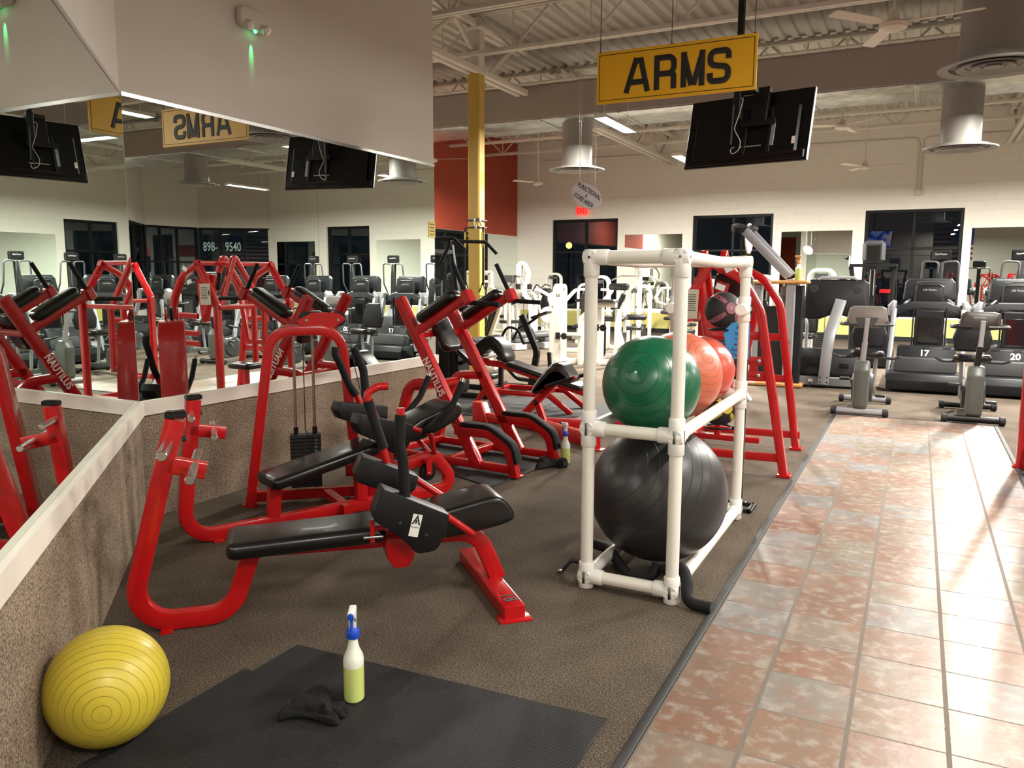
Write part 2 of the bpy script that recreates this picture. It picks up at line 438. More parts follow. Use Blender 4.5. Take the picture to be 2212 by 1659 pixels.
def copy_tree(o, parent=None):
    c = o.copy(); C.objects.link(c)
    if parent: c.parent = parent
    for ch in list(o.children): copy_tree(ch, c)
    return c
def text(name, s, size, m, parent, o, right, up, ext=0.002, bold=0.0, xs=1.0, align='CENTER', space=1.0):
    cu = bpy.data.curves.new(name, 'FONT'); cu.body = s; cu.size = size; cu.extrude = ext; cu.offset = bold
    cu.align_x = align; cu.align_y = 'CENTER'; cu.resolution_u = 3; cu.space_character = space
    to = bpy.data.objects.new(name, cu); C.objects.link(to)
    dg = bpy.context.evaluated_depsgraph_get(); dg.update()
    me = bpy.data.meshes.new_from_object(to.evaluated_get(dg))
    bpy.data.objects.remove(to); bpy.data.curves.remove(cu)
    rx = V(right).normalized(); uy = V(up).normalized(); nz = rx.cross(uy)
    mm = Matrix((rx, uy, nz)).transposed().to_4x4(); mm.translation = V(o)
    me.transform(mm @ Matrix.Diagonal((xs, 1, 1, 1)))
    me.materials.clear(); me.materials.append(M[m])
    me.name = name
    ob = bpy.data.objects.new(name, me); C.objects.link(ob)
    if parent: ob.parent = parent
    return ob

def strokes(name, paths, o, right, up, sw, m, parent, th=0.0016):
    """lettering drawn with flat strokes; paths: [(points, corner radius)] in the sign plane"""
    rx = V(right).normalized(); uy = V(up).normalized(); nz = rx.cross(uy); o = V(o); mb = MB()
    for k, (pts, r_) in enumerate(paths): mb.sweep([o + rx * a + uy * b + nz * (k * 0.00035) for a, b in pts], th, sw, nz, r=r_, ch=0.0001, seg=7)
    return build(name, mb, m, parent)

def soft(poly, it=2):
    """round an outline by cutting its corners"""
    for _ in range(it):
        q = []
        for i in range(len(poly)):
            a, b = poly[i], poly[(i + 1) % len(poly)]
            q += [(a[0] * 0.75 + b[0] * 0.25, a[1] * 0.75 + b[1] * 0.25), (a[0] * 0.25 + b[0] * 0.75, a[1] * 0.25 + b[1] * 0.75)]
        poly = q
    return poly
M['tvpic'] = None
def tv_mat():
    m, nt, b, tc = nodes_of('lit_television_picture', 0.2)
    sp = nt.nodes.new('ShaderNodeSeparateXYZ'); nt.links.new(tc.outputs['Object'], sp.inputs[0])
    n1 = noise(nt, tc.outputs['Object'], 3.0, 2)
    c = ramp(nt, n1, [(0.36, (0.01, 0.03, 0.25)), (0.46, (0.05, 0.15, 0.75)), (0.55, (0.45, 0.42, 0.62)), (0.66, (0.75, 0.55, 0.60))])
    nt.links.new(c, b.inputs['Emission Color']); b.inputs['Emission Strength'].default_value = 1.6; b.inputs['Base Color'].default_value = (0.01, 0.01, 0.01, 1)
    return m
M['tvpic'] = tv_mat()
# ================================================================== ROOM
X0 = -4.165          # mirror wall face
Y0, Y1 = 3.21, 6.555  # mirror wall corner and free end
KD = 45.0
def band(d0, d1, z0, z1, ya=Y1, end=(0.5, -1.455)):
    """strip running along both mirror walls between offsets d0..d1 into the room"""
    t = math.tan(R(22.5))
    def co(d): return (X0 + d, Y0 + d * t)
    s = math.sqrt(0.5)
    def en(d): return (end[0] + d * s, end[1] + d * s)
    poly = [(X0 + d0, ya), co(d0), en(d0), en(d1), co(d1), (X0 + d1, ya)]
    mb = MB(); mb.prism(poly, z1 - z0, (0, 0, (z0 + z1) / 2), (1, 0, 0), (0, 1, 0)); return mb
DECK = 5.2
struct('floor', MB().box((1.7, 6.3, -0.06), (25.4, 30.2, 0.12), ch=0.001), 'carpet')
struct('floor_tiles', MB().box((0.0345, 0.64, 0.002), (1.488, 17.286, 0.006), ch=0.001), 'tile')
struct('trim_1', MB().box((-0.728, 0.64, 0.004), (0.034, 17.3, 0.012), ch=0.003), 'rubber')
struct('trim_2', MB().box((0.797, 0.64, 0.004), (0.034, 17.3, 0.012), ch=0.003), 'rubber')
struct('trim_3', MB().box((0.035, 9.298, 0.004), (1.56, 0.028, 0.01), ch=0.003), 'rubber')
struct('wall_mirrored', band(-0.26, 0.0, 0.0, DECK), 'wallup', sharp=20)
struct('wall_wainscot', band(0.0, 0.012, 0.0, 0.648), 'wallcarpet', sharp=20)
struct('trim_4', band(0.0, 0.034, 0.648, 0.732, Y1 + 0.01), 'ledge', sharp=20)
struct('trim_5', band(0.0, 0.012, 2.518, 2.540), 'alu', sharp=20)
# mirror panels
def mpanel(p, q, label, z0=0.733, z1=2.519, th=0.006):
    p, q = V((*p, 0)), V((*q, 0)); d = (q - p).normalized(); n = V((-d.y, d.x, 0))
    mb = MB(); L = (q - p).length
    mb.prism([(0.001, z0), (L - 0.001, z0), (L - 0.001, z1), (0.001, z1)], th, p + n * (th / 2 + 0.001), d, (0, 0, 1))
    return tag(build('wall_mirror', mb, 'mirror', sharp=10), label, 'mirror', 'mirror panels above the cream ledge')
mpanel((X0, Y1 - 0.002), (X0, 4.885), 'tall frameless wall mirror panel at the free end of the wall by the yellow notice')
mpanel((X0, 4.885), (X0, Y0 + 0.004), 'tall frameless wall mirror panel over the weight stack machine beside the corner')
c45 = math.sqrt(0.5)
mpanel((X0 + 0.004, Y0 - 0.004), (X0 + 0.004 + 3.0, Y0 - 0.004 - 3.0), 'wide wall mirror on the angled wall above the yellow exercise ball')

# far wall with window openings
YW = 20.8
WINS = [(-9.29, -7.35), (-5.31, -3.30), (-1.21, 0.83), (2.90, 4.85), (7.33, 9.06)]
WZ0, WZ1 = 0.58, 3.05
mb = MB()
def wbox(mb, x0, x1, z0, z1): mb.box(((x0 + x1) / 2, YW + 0.15, (z0 + z1) / 2), (x1 - x0, 0.3, z1 - z0), ch=0.0005)
edges = [-10.6] + [e for w_ in WINS for e in w_] + [11.6]
for i in range(0, len(edges), 2): wbox(mb, edges[i], edges[i + 1], 0, 5.4)
for a, b in WINS: wbox(mb, a, b, 0, WZ0); wbox(mb, a, b, WZ1, 5.4)
struct('wall_far', mb, 'block', sharp=20)
struct('wall_far_wainscot', MB().box((0.5, YW - 0.004, 0.32), (22, 0.010, 0.42), ch=0.001), 'chart')
struct('baseboard_far', MB().box((0.5, YW - 0.006, 0.055), (22, 0.014, 0.11), ch=0.002), 'dgrey')

def glass_mat():
    m = bpy.data.materials.new('night_window_pane'); m.use_nodes = True
    nt = m.node_tree; nt.nodes.remove(nt.nodes['Principled BSDF']); out = nt.nodes['Material Output']
    g = nt.nodes.new('ShaderNodeBsdfGlossy'); g.inputs['Roughness'].default_value = 0.0; g.inputs['Color'].default_value = (1, 1, 1, 1)
    t = nt.nodes.new('ShaderNodeBsdfTransparent'); t.inputs['Color'].default_value = (0.55, 0.6, 0.6, 1)
    fr = nt.nodes.new('ShaderNodeFresnel'); fr.inputs['IOR'].default_value = 1.55
    mx = nt.nodes.new('ShaderNodeMixShader')
    nt.links.new(fr.outputs[0], mx.inputs[0]); nt.links.new(t.outputs[0], mx.inputs[1]); nt.links.new(g.outputs[0], mx.inputs[2]); nt.links.new(mx.outputs[0], out.inputs[0])
    return m
M['pane'] = glass_mat()
def window(idx, p, q, z0, z1, split=(0.51,), zs=(2.16,), depth=0.10):
    """framed window between floor points p and q (seen from the room, p to q runs along the wall)"""
    p, q = V((*p, 0)), V((*q, 0)); d = (q - p).normalized(); L = (q - p).length
    n = V((-d.y, d.x, 0))
    mb = MB(); fw = 0.07
    def bar(x0, x1, a, b): mb.prism([(x0, a), (x1, a), (x1, b), (x0, b)], 0.08, p + n * depth, d, (0, 0, 1), r=0.006, seg=1)
    bar(0, fw, z0, z1); bar(L - fw, L, z0, z1); bar(fw, L - fw, z1 - fw, z1); bar(fw, L - fw, z0, z0 + fw)
    for s in split: bar(L * s - 0.03, L * s + 0.03, z0 + fw, z1 - fw)
    for z in zs:
        xs = [fw] + [L * s for s in split] + [L - fw]
        for a, b in zip(xs[:-1], xs[1:]): bar(a, b, z - 0.03, z + 0.03)
    o = tag(build('window_%d' % idx, mb, 'winframe'), kind='structure')
    g = MB(); g.prism([(0.02, z0 + 0.02), (L - 0.02, z0 + 0.02), (L - 0.02, z1 - 0.02), (0.02, z1 - 0.02)], 0.008, p + n * (depth + 0.02), d, (0, 0, 1))
    build('pane', g, 'pane', o); return o
for i, (a, b) in enumerate(WINS): window(i + 1, (a, YW), (b, YW), WZ0, WZ1)

# far wall mirrors
for a, b, lab in [(-7.14, -5.57, 'frameless mirror on the far wall between the exit window and the middle window'), (-3.09, -1.47, 'frameless mirror on the far wall behind the wood topped cable column'),
                  (1.00, 2.62, 'frameless mirror on the far wall just past the window over treadmill 17'), (5.40, 7.05, 'frameless mirror on the far wall beside the last plain window, seen by reflection'), (9.55, 11.2, 'frameless mirror on the far wall next to the phone number window, seen by reflection')]:
    mb = MB().box(((a + b) / 2, YW - 0.006, 1.62), (b - a, 0.008, 1.96), ch=0.001)
    tag(build('wall_mirror', mb, 'mirror', sharp=10), lab, 'mirror', 'mirrors on the far wall')

# red wall and its band, window and mirror
mb = MB(); mb.box((-10.55, 6.3, 2.7), (0.3, 29.4, 5.4), ch=0.001); struct('wall_red', mb, 'cream', sharp=20)
struct('wall_red_band', MB().box((-10.396, 14.9, 4.0), (0.010, 11.78, 2.76), ch=0.001), 'redwall')
fr = MB()
for y in (12.6, 14.7, 16.8, 18.9): fr.box((-10.37, y, 1.6), (0.06, 0.07, 2.0), ch=0.004)
for z in (0.62, 2.0, 2.57): fr.box((-10.37, 15.75, z), (0.055, 6.3, 0.07), ch=0.004)
wf = struct('window_6', fr, 'winframe')
build('pane', MB().box((-10.385, 15.75, 1.6), (0.012, 6.3, 1.98), ch=0.001), 'glass', wf)
tag(build('wall_mirror', MB().box((-10.392, 19.88, 1.62), (0.012, 1.75, 1.96), ch=0.001), 'mirror', sharp=10), 'frameless mirror below the red wall at the room corner', 'mirror', 'mirrors on the far wall')

# canted entrance walls, side wall, back wall
CAN = [(11.45, 20.8), (13.45, 19.5), (13.7, 17.6), (11.6, 15.2)]
for k in range(3):
    (ax, ay), (bx, by) = CAN[k], CAN[k + 1]
    p, q = V((ax, ay, 0)), V((bx, by, 0)); d = (q - p).normalized(); L = (q - p).length; n = V((-d.y, d.x, 0))
    mb = MB()
    mb.prism([(-0.1, 3.06), (L + 0.1, 3.06), (L + 0.1, 5.4), (-0.1, 5.4)], 0.2, p + n * 0.1, d, (0, 0, 1))
    mb.prism([(-0.1, 0), (L + 0.1, 0), (L + 0.1, 0.4), (-0.1, 0.4)], 0.2, p + n * 0.1, d, (0, 0, 1))
    struct('wall_entrance', mb, 'wallup', sharp=20)
    ww = window(7 + k, (ax, ay), (bx, by), 0.4, 3.06, (0.39, 0.71), (1.9,))
    if k == 0:
        for fr_, s_ in ((0.86, '898-'), (0.545, '9540')):
            s1 = p + d * (L * fr_) + V((0, 0, 2.42)) + n * 0.095
            text('phone_number_lettering', s_, 0.42, 'ltext', ww, s1, -d, (0, 0, 1), xs=0.62, bold=0.004)
struct('wall_side', MB().box((11.75, 3.45, 2.7), (0.3, 23.5, 5.4), ch=0.001), 'block', sharp=20)
struct('wall_back', MB().box((0.6, -8.35, 2.7), (22.6, 0.3, 5.4), ch=0.001), 'block', sharp=20)
struct('wall_back_band', MB().box((-7.1, -8.194, 1.9), (1.1, 0.010, 3.8), ch=0.001), 'redwall')

# street outside the windows
struct('ground_outside', MB().box((2, 36, -0.16), (60, 29, 0.1), ch=0.001), mat('asphalt', (0.03, 0.03, 0.03), 0.9))
sl = thing('street_lamp', 'amber street lamp glowing outside the window under the exit sign', 'street lamp', (-16.2, 38.4, -0.11))
build('pole', MB().rod((0, 0, 0), (0, 0, 3.0), 0.12), 'dgrey', sl)
build('lantern', MB().ball((0, 0, 3.16), 0.16, 16, 10), mat('amber_lamp_glass', (1, .5, .1), .4, emit=(1, 0.45, 0.08), estr=9.0), sl)

# ------------------------------------------------------------------ ceiling
mb = MB(); x = -10.6; prof = []
while x < 13.9:
    prof += [(x, DECK), (x + 0.085, DECK), (x + 0.105, DECK + 0.045), (x + 0.19, DECK + 0.045)]; x += 0.21
vs = [(a, -8.4, z) for a, z in prof] + [(a, 21, z) for a, z in prof]; n_ = len(prof)
mb.add(vs, [(i, i + 1, n_ + i + 1, n_ + i) for i in range(n_ - 1)])
struct('ceiling', mb, 'deck', sharp=10)
def joist(y, x0=-10.4, x1=11.6, zb=4.62, zt=5.16, along='x', pan=1.15):
    mb = MB()
    def P(a, z, o=0.0): return (a, y + o, z) if along == 'x' else (y + o, a, z)
    nn = (0, 1, 0) if along == 'x' else (1, 0, 0)
    for z, hh in ((zb, 0.055), (zt, 0.06)):
        for o in (-0.035, 0.035): mb.sweep([P(x0, z, o), P(x1, z, o)], 0.05, hh, nn, ch=0.004)
    k = 0; a = x0
    while a < x1 - pan / 2:
        m_ = a + pan / 2; e = min(a + pan, x1)
        mb.sweep([P(a, zt), P(m_, zb)], 0.028, 0.034, nn, ch=0.003); mb.sweep([P(m_, zb), P(e, zt)], 0.028, 0.034, nn, ch=0.003)
        mb.sweep([P(m_, zb), P(m_, zt)], 0.018, 0.02, nn, ch=0.002)
        a += pan
    return struct('ceiling_joist', mb, 'steelpaint')
for y in (-6.2, -4.2, -2.2, -0.2, 1.8, 3.5, 5.2, 6.9, 8.6, 10.3, 13.7, 15.4, 17.1, 18.8): joist(y)
def girder(x, y0=-8.2, y1=20.7): 
    mb = MB(); nn = (1, 0, 0)
    for z in (4.40, 5.02):
        for o in (-0.07, 0.07): mb.sweep([(x + o, y0, z), (x + o, y1, z)], 0.075, 0.085, nn, ch=0.005)
    a = y0
    while a < y1 - 0.9:
        mb.sweep([(x, a, 5.02), (x, a + 0.9, 4.40)], 0.05, 0.06, nn, ch=0.004); mb.sweep([(x, a + 0.9, 4.40), (x, min(a + 1.8, y1), 5.02)], 0.05, 0.06, nn, ch=0.004); a += 1.8
    struct('ceiling_girder', mb, 'steelpaint')
for x in (-5.87, 1.6, 7.6): girder(x, -8.2, 11.9); girder(x, 13.2, 20.7)
# main air duct
du = thing('air_duct', 'long brown rectangular air duct crossing the ceiling behind the yellow sign', 'air duct', (0.5, 12.55, 3.99))
build('painted_side', MB().box((0, 0.0, 0.27), (21.5, 1.14, 0.50), ch=0.004), 'duct', du)
mb = MB().box((0, 0, 0.010), (21.4, 1.10, 0.018), ch=0.003)
for k in range(16): mb.box((-10.2 + k * 1.36, 0, 0.0), (0.05, 1.15, 0.03), ch=0.004)
build('galvanised_underside', mb, 'galv', du)
mb = MB().rod((-10.5, -0.62, 0.56), (10.5, -0.62, 0.56), 0.035); mb.rod((-10.5, -0.50, 0.55), (10.5, -0.50, 0.55), 0.025)
build('conduit', mb, 'steelpaint', du)
def diffuser(x, y, z, top, label, dia=0.50, plate=0.92):
    t = thing('round_diffuser', label, 'air diffuser', (x, y, z), 0, 'round ceiling diffusers')
    build('drop_duct', MB().lathe([(dia / 2, 0.03), (dia / 2, (top - z) * 0.5), (dia / 2 + 0.006, (top - z) * 0.5), (dia / 2 + 0.006, (top - z) * 0.5 + 0.03), (dia / 2, (top - z) * 0.5 + 0.03), (dia / 2, top - z)], sides=32), 'ductgrey', t)
    a = plate / 2
    build('rim', MB().lathe([(dia / 2, 0.06), (a, 0.015), (a, 0.0), (a * 0.80, 0.012), (a * 0.78, 0.05), (dia / 2, 0.07)], sides=40, cap=False), 'ductgrey', t)
    for q in (0.66, 0.40):
        build('cone_ring', MB().lathe([(a * q, 0.012), (a * q, -0.004), (a * (q - 0.16), 0.022), (a * (q - 0.16), 0.05)], sides=36, cap=False), 'ductgrey', t)
    build('centre_cone', MB().lathe([(0.001, -0.006), (a * 0.17, 0.006), (a * 0.1, 0.04), (0.001, 0.045)], sides=24), 'ductgrey', t)
    return t
diffuser(0.52, 9.35, 3.53, 5.19, 'big round grey diffuser on a wide drop duct above the tile aisle', 0.62, 0.98)
diffuser(0.38, 12.62, 3.22, 3.99, 'round grey diffuser under the brown duct above treadmill 17')
diffuser(-5.2, 12.62, 3.24, 3.99, 'round grey diffuser under the brown duct behind the oval hanging sign')
diffuser(5.75, 12.62, 3.42, 3.99, 'round grey diffuser under the brown duct seen only in the mirrors')
# column
co = thing('column', 'square mustard yellow steel column with a cream top', 'column', (-5.87, 10.4, 0))
build('yellow_shaft', MB().box((0, 0, 2.2), (0.19, 0.19, 4.4), ch=0.02), 'ypost', co)
build('cream_top', MB().box((0, 0, 4.75), (0.19, 0.19, 0.70), ch=0.02).box((0, 0, 4.97), (0.36, 0.36, 0.03)), 'steelpaint', co)
build('floor_plate', MB().box((0, 0, 0.01), (0.32, 0.32, 0.02)), 'ypost', co)
# fluorescent fixtures
for k, (x, y, wt) in enumerate(LAMPS):
    seen = {0: 'nearer of the two lit fixtures by the oval sign, under the brown duct', 1: 'lit fixture beside the lower corner of the hanging television'}
    t = thing('fluorescent_light', seen.get(k, 'white fluorescent fixture hanging from the ceiling, seen only as a mirror reflection'), 'ceiling light', (x, y, LAMP_Z), 0, 'fluorescent fixtures')
    mb = MB()
    for s in (-1, 1): mb.prism([(s * 0.002, 0.045), (s * 0.002, 0.058), (s * 0.05, 0.058), (s * 0.095, 0.0), (s * 0.090, 0.0), (s * 0.046, 0.046)], 1.30, (0, 0, 0), (1, 0, 0), (0, 0, 1))
    for s in (-1, 1): mb.box((0, s * 0.655, 0.03), (0.18, 0.012, 0.06))
    build('housing', mb, 'hous', t)
    for s in (-1, 1): build('tube', MB().rod((0, s * 0.325 - 0.30, 0.027), (0, s * 0.325 + 0.30, 0.027), 0.03), 'tube', t)
    for s in (-1, 1): build('hanger', MB().rod((0, s * 0.5, 0.058), (0, s * 0.5, DECK - LAMP_Z), 0.008, 6), 'steelpaint', t)
    ld = bpy.data.lights.new('lamp_glow', 'AREA'); ld.shape = 'RECTANGLE'; ld.size = 0.15; ld.size_y = 1.2; ld.energy = wt; ld.color = LAMP_COL
    lo = bpy.data.objects.new('lamp_glow', ld); C.objects.link(lo); lo.parent = t; lo.location = (0, 0, 0.005)

# striped flag on the back wall (seen only in the far windows)
fl = thing('wall_flag', 'large red and white striped flag with a blue corner on the back wall', 'flag', (1.1, -8.17, 3.3))
for k in range(13): build('stripe', MB().sweep([(-1.4 + 0.35 * i, 0.012 * math.sin(i * 1.7 + k * 0.2), 0.78 - 0.13 * k) for i in range(9)], 0.012, 0.13, (0, 1, 0), ch=0.001), 'redwall' if k % 2 == 0 else 'wtext', fl)
build('blue_corner', MB().box((0.85, 0.03, 0.45), (1.1, 0.01, 0.9)), 'blue', fl)
# ================================================================== HANGING AND WALL THINGS
# big yellow sign
sg = thing('hanging_sign', 'yellow hanging sign board reading ARMS in bold black letters', 'sign', (-1.725, 6.04, 3.015))
build('board', MB().box((0, 0, 0), (1.21, 0.014, 0.385), ch=0.003), 'sign', sg)
for s in (-1, 1):
    mb = MB(); y = s * 0.0078
    for z in (-0.168, 0.168): mb.box((0, y, z), (1.17, 0.0015, 0.005), ch=0.0003)
    for x in (-0.583, 0.583): mb.box((x, y, 0), (0.005, 0.0015, 0.336), ch=0.0003)
    build('border_line', mb, 'signink', sg)
    H = 0.125
    AR = [([(-0.365, -H), (-0.285, H)], 0), ([(-0.195, -H), (-0.255, H)], 0), ([(-0.285, 0.104), (-0.245, 0.104)], 0), ([(-0.335, -0.05), (-0.215, -0.05)], 0),
          ([(-0.125, -H), (-0.125, H)], 0), ([(-0.13, 0.104), (0.005, 0.104), (0.005, -0.012), (-0.13, -0.012)], 0.045), ([(-0.03, -0.012), (0.005, -0.02), (0.005, -H)], 0.03),
          ([(0.080, -H), (0.080, H)], 0), ([(0.215, -H), (0.215, H)], 0), ([(0.075, H - 0.005), (0.140, -H + 0.01)], 0), ([(0.220, H - 0.005), (0.155, -H + 0.01)], 0),
          ([(0.405, 0.045), (0.405, 0.104), (0.275, 0.104), (0.275, 0.012), (0.405, -0.012), (0.405, -0.104), (0.275, -0.104), (0.275, -0.045)], 0.04)]
    strokes('lettering', AR, (0.0, s * 0.0085, -0.004), (-s, 0, 0), (0, 0, 1), 0.042, 'signink', sg)
for x in (-0.58, -0.02, 0.58):
    build('chain', MB().rod((x, 0, 0.17), (x, 0, 2.1), 0.006, 6), 'iron', sg)
    build('hook', MB().lathe([(0.012, -0.004), (0.016, 0), (0.012, 0.004)], (x, 0, 0.185), (0, 1, 0), 12), 'iron', sg)

# television, seen from behind
tv = thing('television', 'large black television hung from the ceiling, its back towards the benches', 'television', (-1.585, 8.19, 2.915), R(-11.5))
tl = R(-14)
TM = Matrix.Rotation(tl, 3, 'X')
def tp(x, y, z): return TM @ V((x, y, z))
mb = MB().box((0, 0, 0), (1.235, 0.035, 0.70), TM, ch=0.006)
build('panel_back', mb, 'black_tv', tv)
mb = MB(); mb.box(tp(0, -0.04, -0.05), (1.05, 0.05, 0.48), TM, ch=0.02); mb.box(tp(0, -0.032, -0.295), (1.2, 0.03, 0.09), TM, ch=0.01)
build('rear_bulge', mb, 'black_tv', tv)
mb = MB()
for x in (0.02, 0.26): mb.box(tp(x, -0.075, -0.06), (0.03, 0.02, 0.42), TM)
mb.box(tp(0.14, -0.09, 0.20), (0.16, 0.05, 0.34), TM); mb.box(tp(0.14, -0.10, 0.02), (0.34, 0.02, 0.06), TM)
build('mount_bracket', mb, 'black', tv)
mb = MB(); mb.box(tp(0.29, -0.078, -0.10), (0.035, 0.012, 0.22), TM); mb.box(tp(0.08, -0.078, -0.20), (0.22, 0.01, 0.012), TM)
build('port_panel', mb, 'silver', tv)
build('sticker', MB().box(tp(0.49, -0.066, -0.17), (0.03, 0.002, 0.07), TM, ch=0.0005), 'wtext', tv)
build('bezel_edge', MB().box(tp(0.619, -0.002, 0), (0.008, 0.04, 0.70), TM, ch=0.002), 'silver', tv)
build('screen', MB().box(tp(0, 0.019, 0.005), (1.17, 0.004, 0.63), TM, ch=0.001), 'tvpic', tv)
pm = MB(); pm.box((-0.02, -0.20, 1.31), (0.055, 0.055, 1.92)); pm.box((0.05, -0.16, 0.33), (0.2, 0.10, 0.05)); pm.box((-0.02, -0.2, 0.22), (0.075, 0.075, 0.3))
build('ceiling_pole', pm, 'black', tv)
build('coax_cable', MB().sweep([(-0.0, -0.22, 0.26), (0.05, -0.24, 0.26), (0.02, -0.25, 0.12), (-0.03, -0.25, -0.02), (0.04, -0.25, -0.14), (0.03, -0.25, -0.22), (-0.05, -0.25, -0.26), (-0.06, -0.25, -0.20), (-0.02, -0.25, -0.19)], 0.009, round_=True, r=0.06, sides=6), 'wcable', tv)
build('grey_conduit', MB().rod((-0.045, -0.245, 0.2), (-0.055, -0.25, -0.16), 0.018, 8), 'mgrey', tv)

# ceiling fans (at rest)
def fan(x, y, z, rz, label):
    t = thing('ceiling_fan', label, 'ceiling fan', (x, y, z), rz, 'white ceiling fans')
    build('down_rod', MB().rod((0, 0, 0.08), (0, 0, DECK - z), 0.022, 10), 'fanw', t)
    build('motor', MB().lathe([(0.001, -0.07), (0.07, -0.068), (0.115, -0.05), (0.12, -0.015), (0.10, 0.0), (0.05, 0.02), (0.04, 0.07), (0.018, 0.10), (0.001, 0.1)], sides=28), 'fanw', t)
    build('canopy', MB().lathe([(0.02, DECK - z - 0.08), (0.055, DECK - z - 0.04), (0.06, DECK - z)], sides=20), 'fanw', t)
    for k in range(3):
        a = 2 * PI * k / 3; ux = V((math.cos(a), math.sin(a), 0)); uy = V((-math.sin(a), math.cos(a), 0.18))
        build('blade', MB().prism(rnd2([(0.10, -0.03), (0.22, -0.055), (0.70, -0.06), (0.70, 0.06), (0.22, 0.05), (0.10, 0.03)], 0.03, 2), 0.006, (0, 0, -0.01), ux, uy), 'fanw', t)
    return t
fan(-0.34, 8.0, 3.70, R(-10), 'white ceiling fan above the aisle beside the big wide diffuser')
fan(-1.24, 14.0, 3.89, R(200), 'white ceiling fan just past the television, under the brown duct edge')
fan(-8.2, 17.5, 3.70, R(0), 'white ceiling fan on a long rod beside the red wall band')
fan(-1.1, 17.7, 3.70, R(-3), 'small looking white ceiling fan before the far wall conduit')
fan(-8.5, 13.3, 3.72, R(20), 'white ceiling fan by the red wall, half hidden behind the mirrored wall')

# emergency light
em = thing('emergency_light', 'white twin head emergency light glowing green on the greige wall', 'emergency light', (X0, 4.235, 3.205))
build('case', MB().prism(rnd2([(-0.115, 0.065), (0.085, 0.075), (0.115, 0.0), (0.115, -0.075), (-0.115, -0.055)], 0.03, 4), 0.06, (0.031, 0, 0), (0, 1, 0), (0, 0, 1), r=0.016), 'emlight', em)
for y in (-0.065, 0.085):
    l = build('lamp_head', MB().lathe([(0.024, 0), (0.034, 0.03), (0.034, 0.05), (0.026, 0.055)], (0.045, y, -0.035), (0.8, 0.1, -0.5), 20), 'emlight', em)
    build('lens', MB().lathe([(0.026, 0.054), (0.001, 0.058)], (0.045, y, -0.035), (0.8, 0.1, -0.5), 16), 'alu', l)
build('indicator', MB().ball((0.045, 0.02, -0.074), 0.010, 12, 8), 'green_led', em)
gl = bpy.data.lights.new('indicator_glow', 'SPOT'); gl.energy = 3.5; gl.color = (0.05, 1.0, 0.3); gl.spot_size = R(22); gl.spot_blend = 0.9; gl.shadow_soft_size = 0.004
go = bpy.data.objects.new('indicator_glow', gl); C.objects.link(go); go.parent = em; go.location = (0.030, 0.02, -0.088); go.rotation_euler = (0, R(14), 0)

# notice on the mirror edge
no = thing('wall_notice', 'small yellow printed notice stuck to the edge of the mirror', 'notice', (X0 + 0.009, 6.50, 1.93))
build('notice_sheet', MB().box((0, 0, 0), (0.003, 0.115, 0.15), ch=0.0005), 'ysticker', no)
mb = MB()
for k in range(4): mb.box((0.0018, 0, 0.05 - k * 0.032), (0.0008, 0.085 - 0.012 * (k % 2), 0.008), ch=0.0002)
build('print_lines', mb, 'signink', no)

# oval area sign
ov = thing('oval_sign', 'grey oval hanging sign lettered FUNCTIONAL & CORE AREA', 'sign', (-3.78, 9.5, 2.493), R(16))
ov.scale = (0.87, 0.87, 0.87)
ro = R(-33); ux = V((math.cos(ro), 0, math.sin(ro))); uz = V((-math.sin(ro), 0, math.cos(ro)))
build('board', MB().prism(oval(0.45, 0.32, 36), 0.010, (0, 0, 0), ux, uz), 'ovals', ov)
build('edge_trim', MB().sweep([ux * a + uz * b for a, b in oval(0.455, 0.325, 36)], 0.014, round_=True, sides=6, closed=True), 'pinkedge', ov)
sk = V((0.9, 0, -0.35))
for s_, dz, sz in (('FUNCTIONAL', 0.075, 0.088), ('&', 0.0, 0.06), ('CORE AREA', -0.075, 0.085)):
    text('lettering', s_, sz, 'btext', ov, uz * dz + V((0, -0.007, 0)), ux, uz, ext=0.001, xs=0.72, bold=0.001)
for x, zt in ((-0.10, 0.09), (0.12, 0.10)):
    for q in (-0.045, 0.045): build('cord', MB().rod((x, 0, zt - x * 0.5), (x + q, 0, 3.09), 0.006, 6), 'wcable', ov)

# exit sign
ex = thing('exit_sign', 'small red lit exit sign on the far wall half behind the oval sign', 'exit sign', (-8.37, YW - 0.05, 3.27))
build('case', MB().box((0, 0, 0), (0.34, 0.06, 0.22)), 'exit', ex)
text('lettering', 'EXIT', 0.20, 'exitink', ex, (0, -0.032, 0), (1, 0, 0), (0, 0, 1), ext=0.001, bold=0.006, xs=0.75)
build('bracket', MB().box((0, 0.035, 0.0), (0.1, 0.02, 0.1)), 'emlight', ex)

# conduits on the far wall
cd = thing('wall_conduit', 'pair of thin conduits dropping to a small box above window three', 'conduit', (-0.13, YW - 0.02, 3.42))
for dx, sgn in ((-0.04, -1), (0.04, 1)):
    build('pipe', MB().sweep([(dx, 0, 0.06), (dx, 0, 1.22), (sgn * 9.5 if sgn < 0 else 9.0, 0, 1.26)], 0.025, round_=True, r=0.15, sides=8), 'steelpaint', cd)
build('outlet_box', MB().box((0, -0.01, 0), (0.16, 0.06, 0.14)), 'emlight', cd)

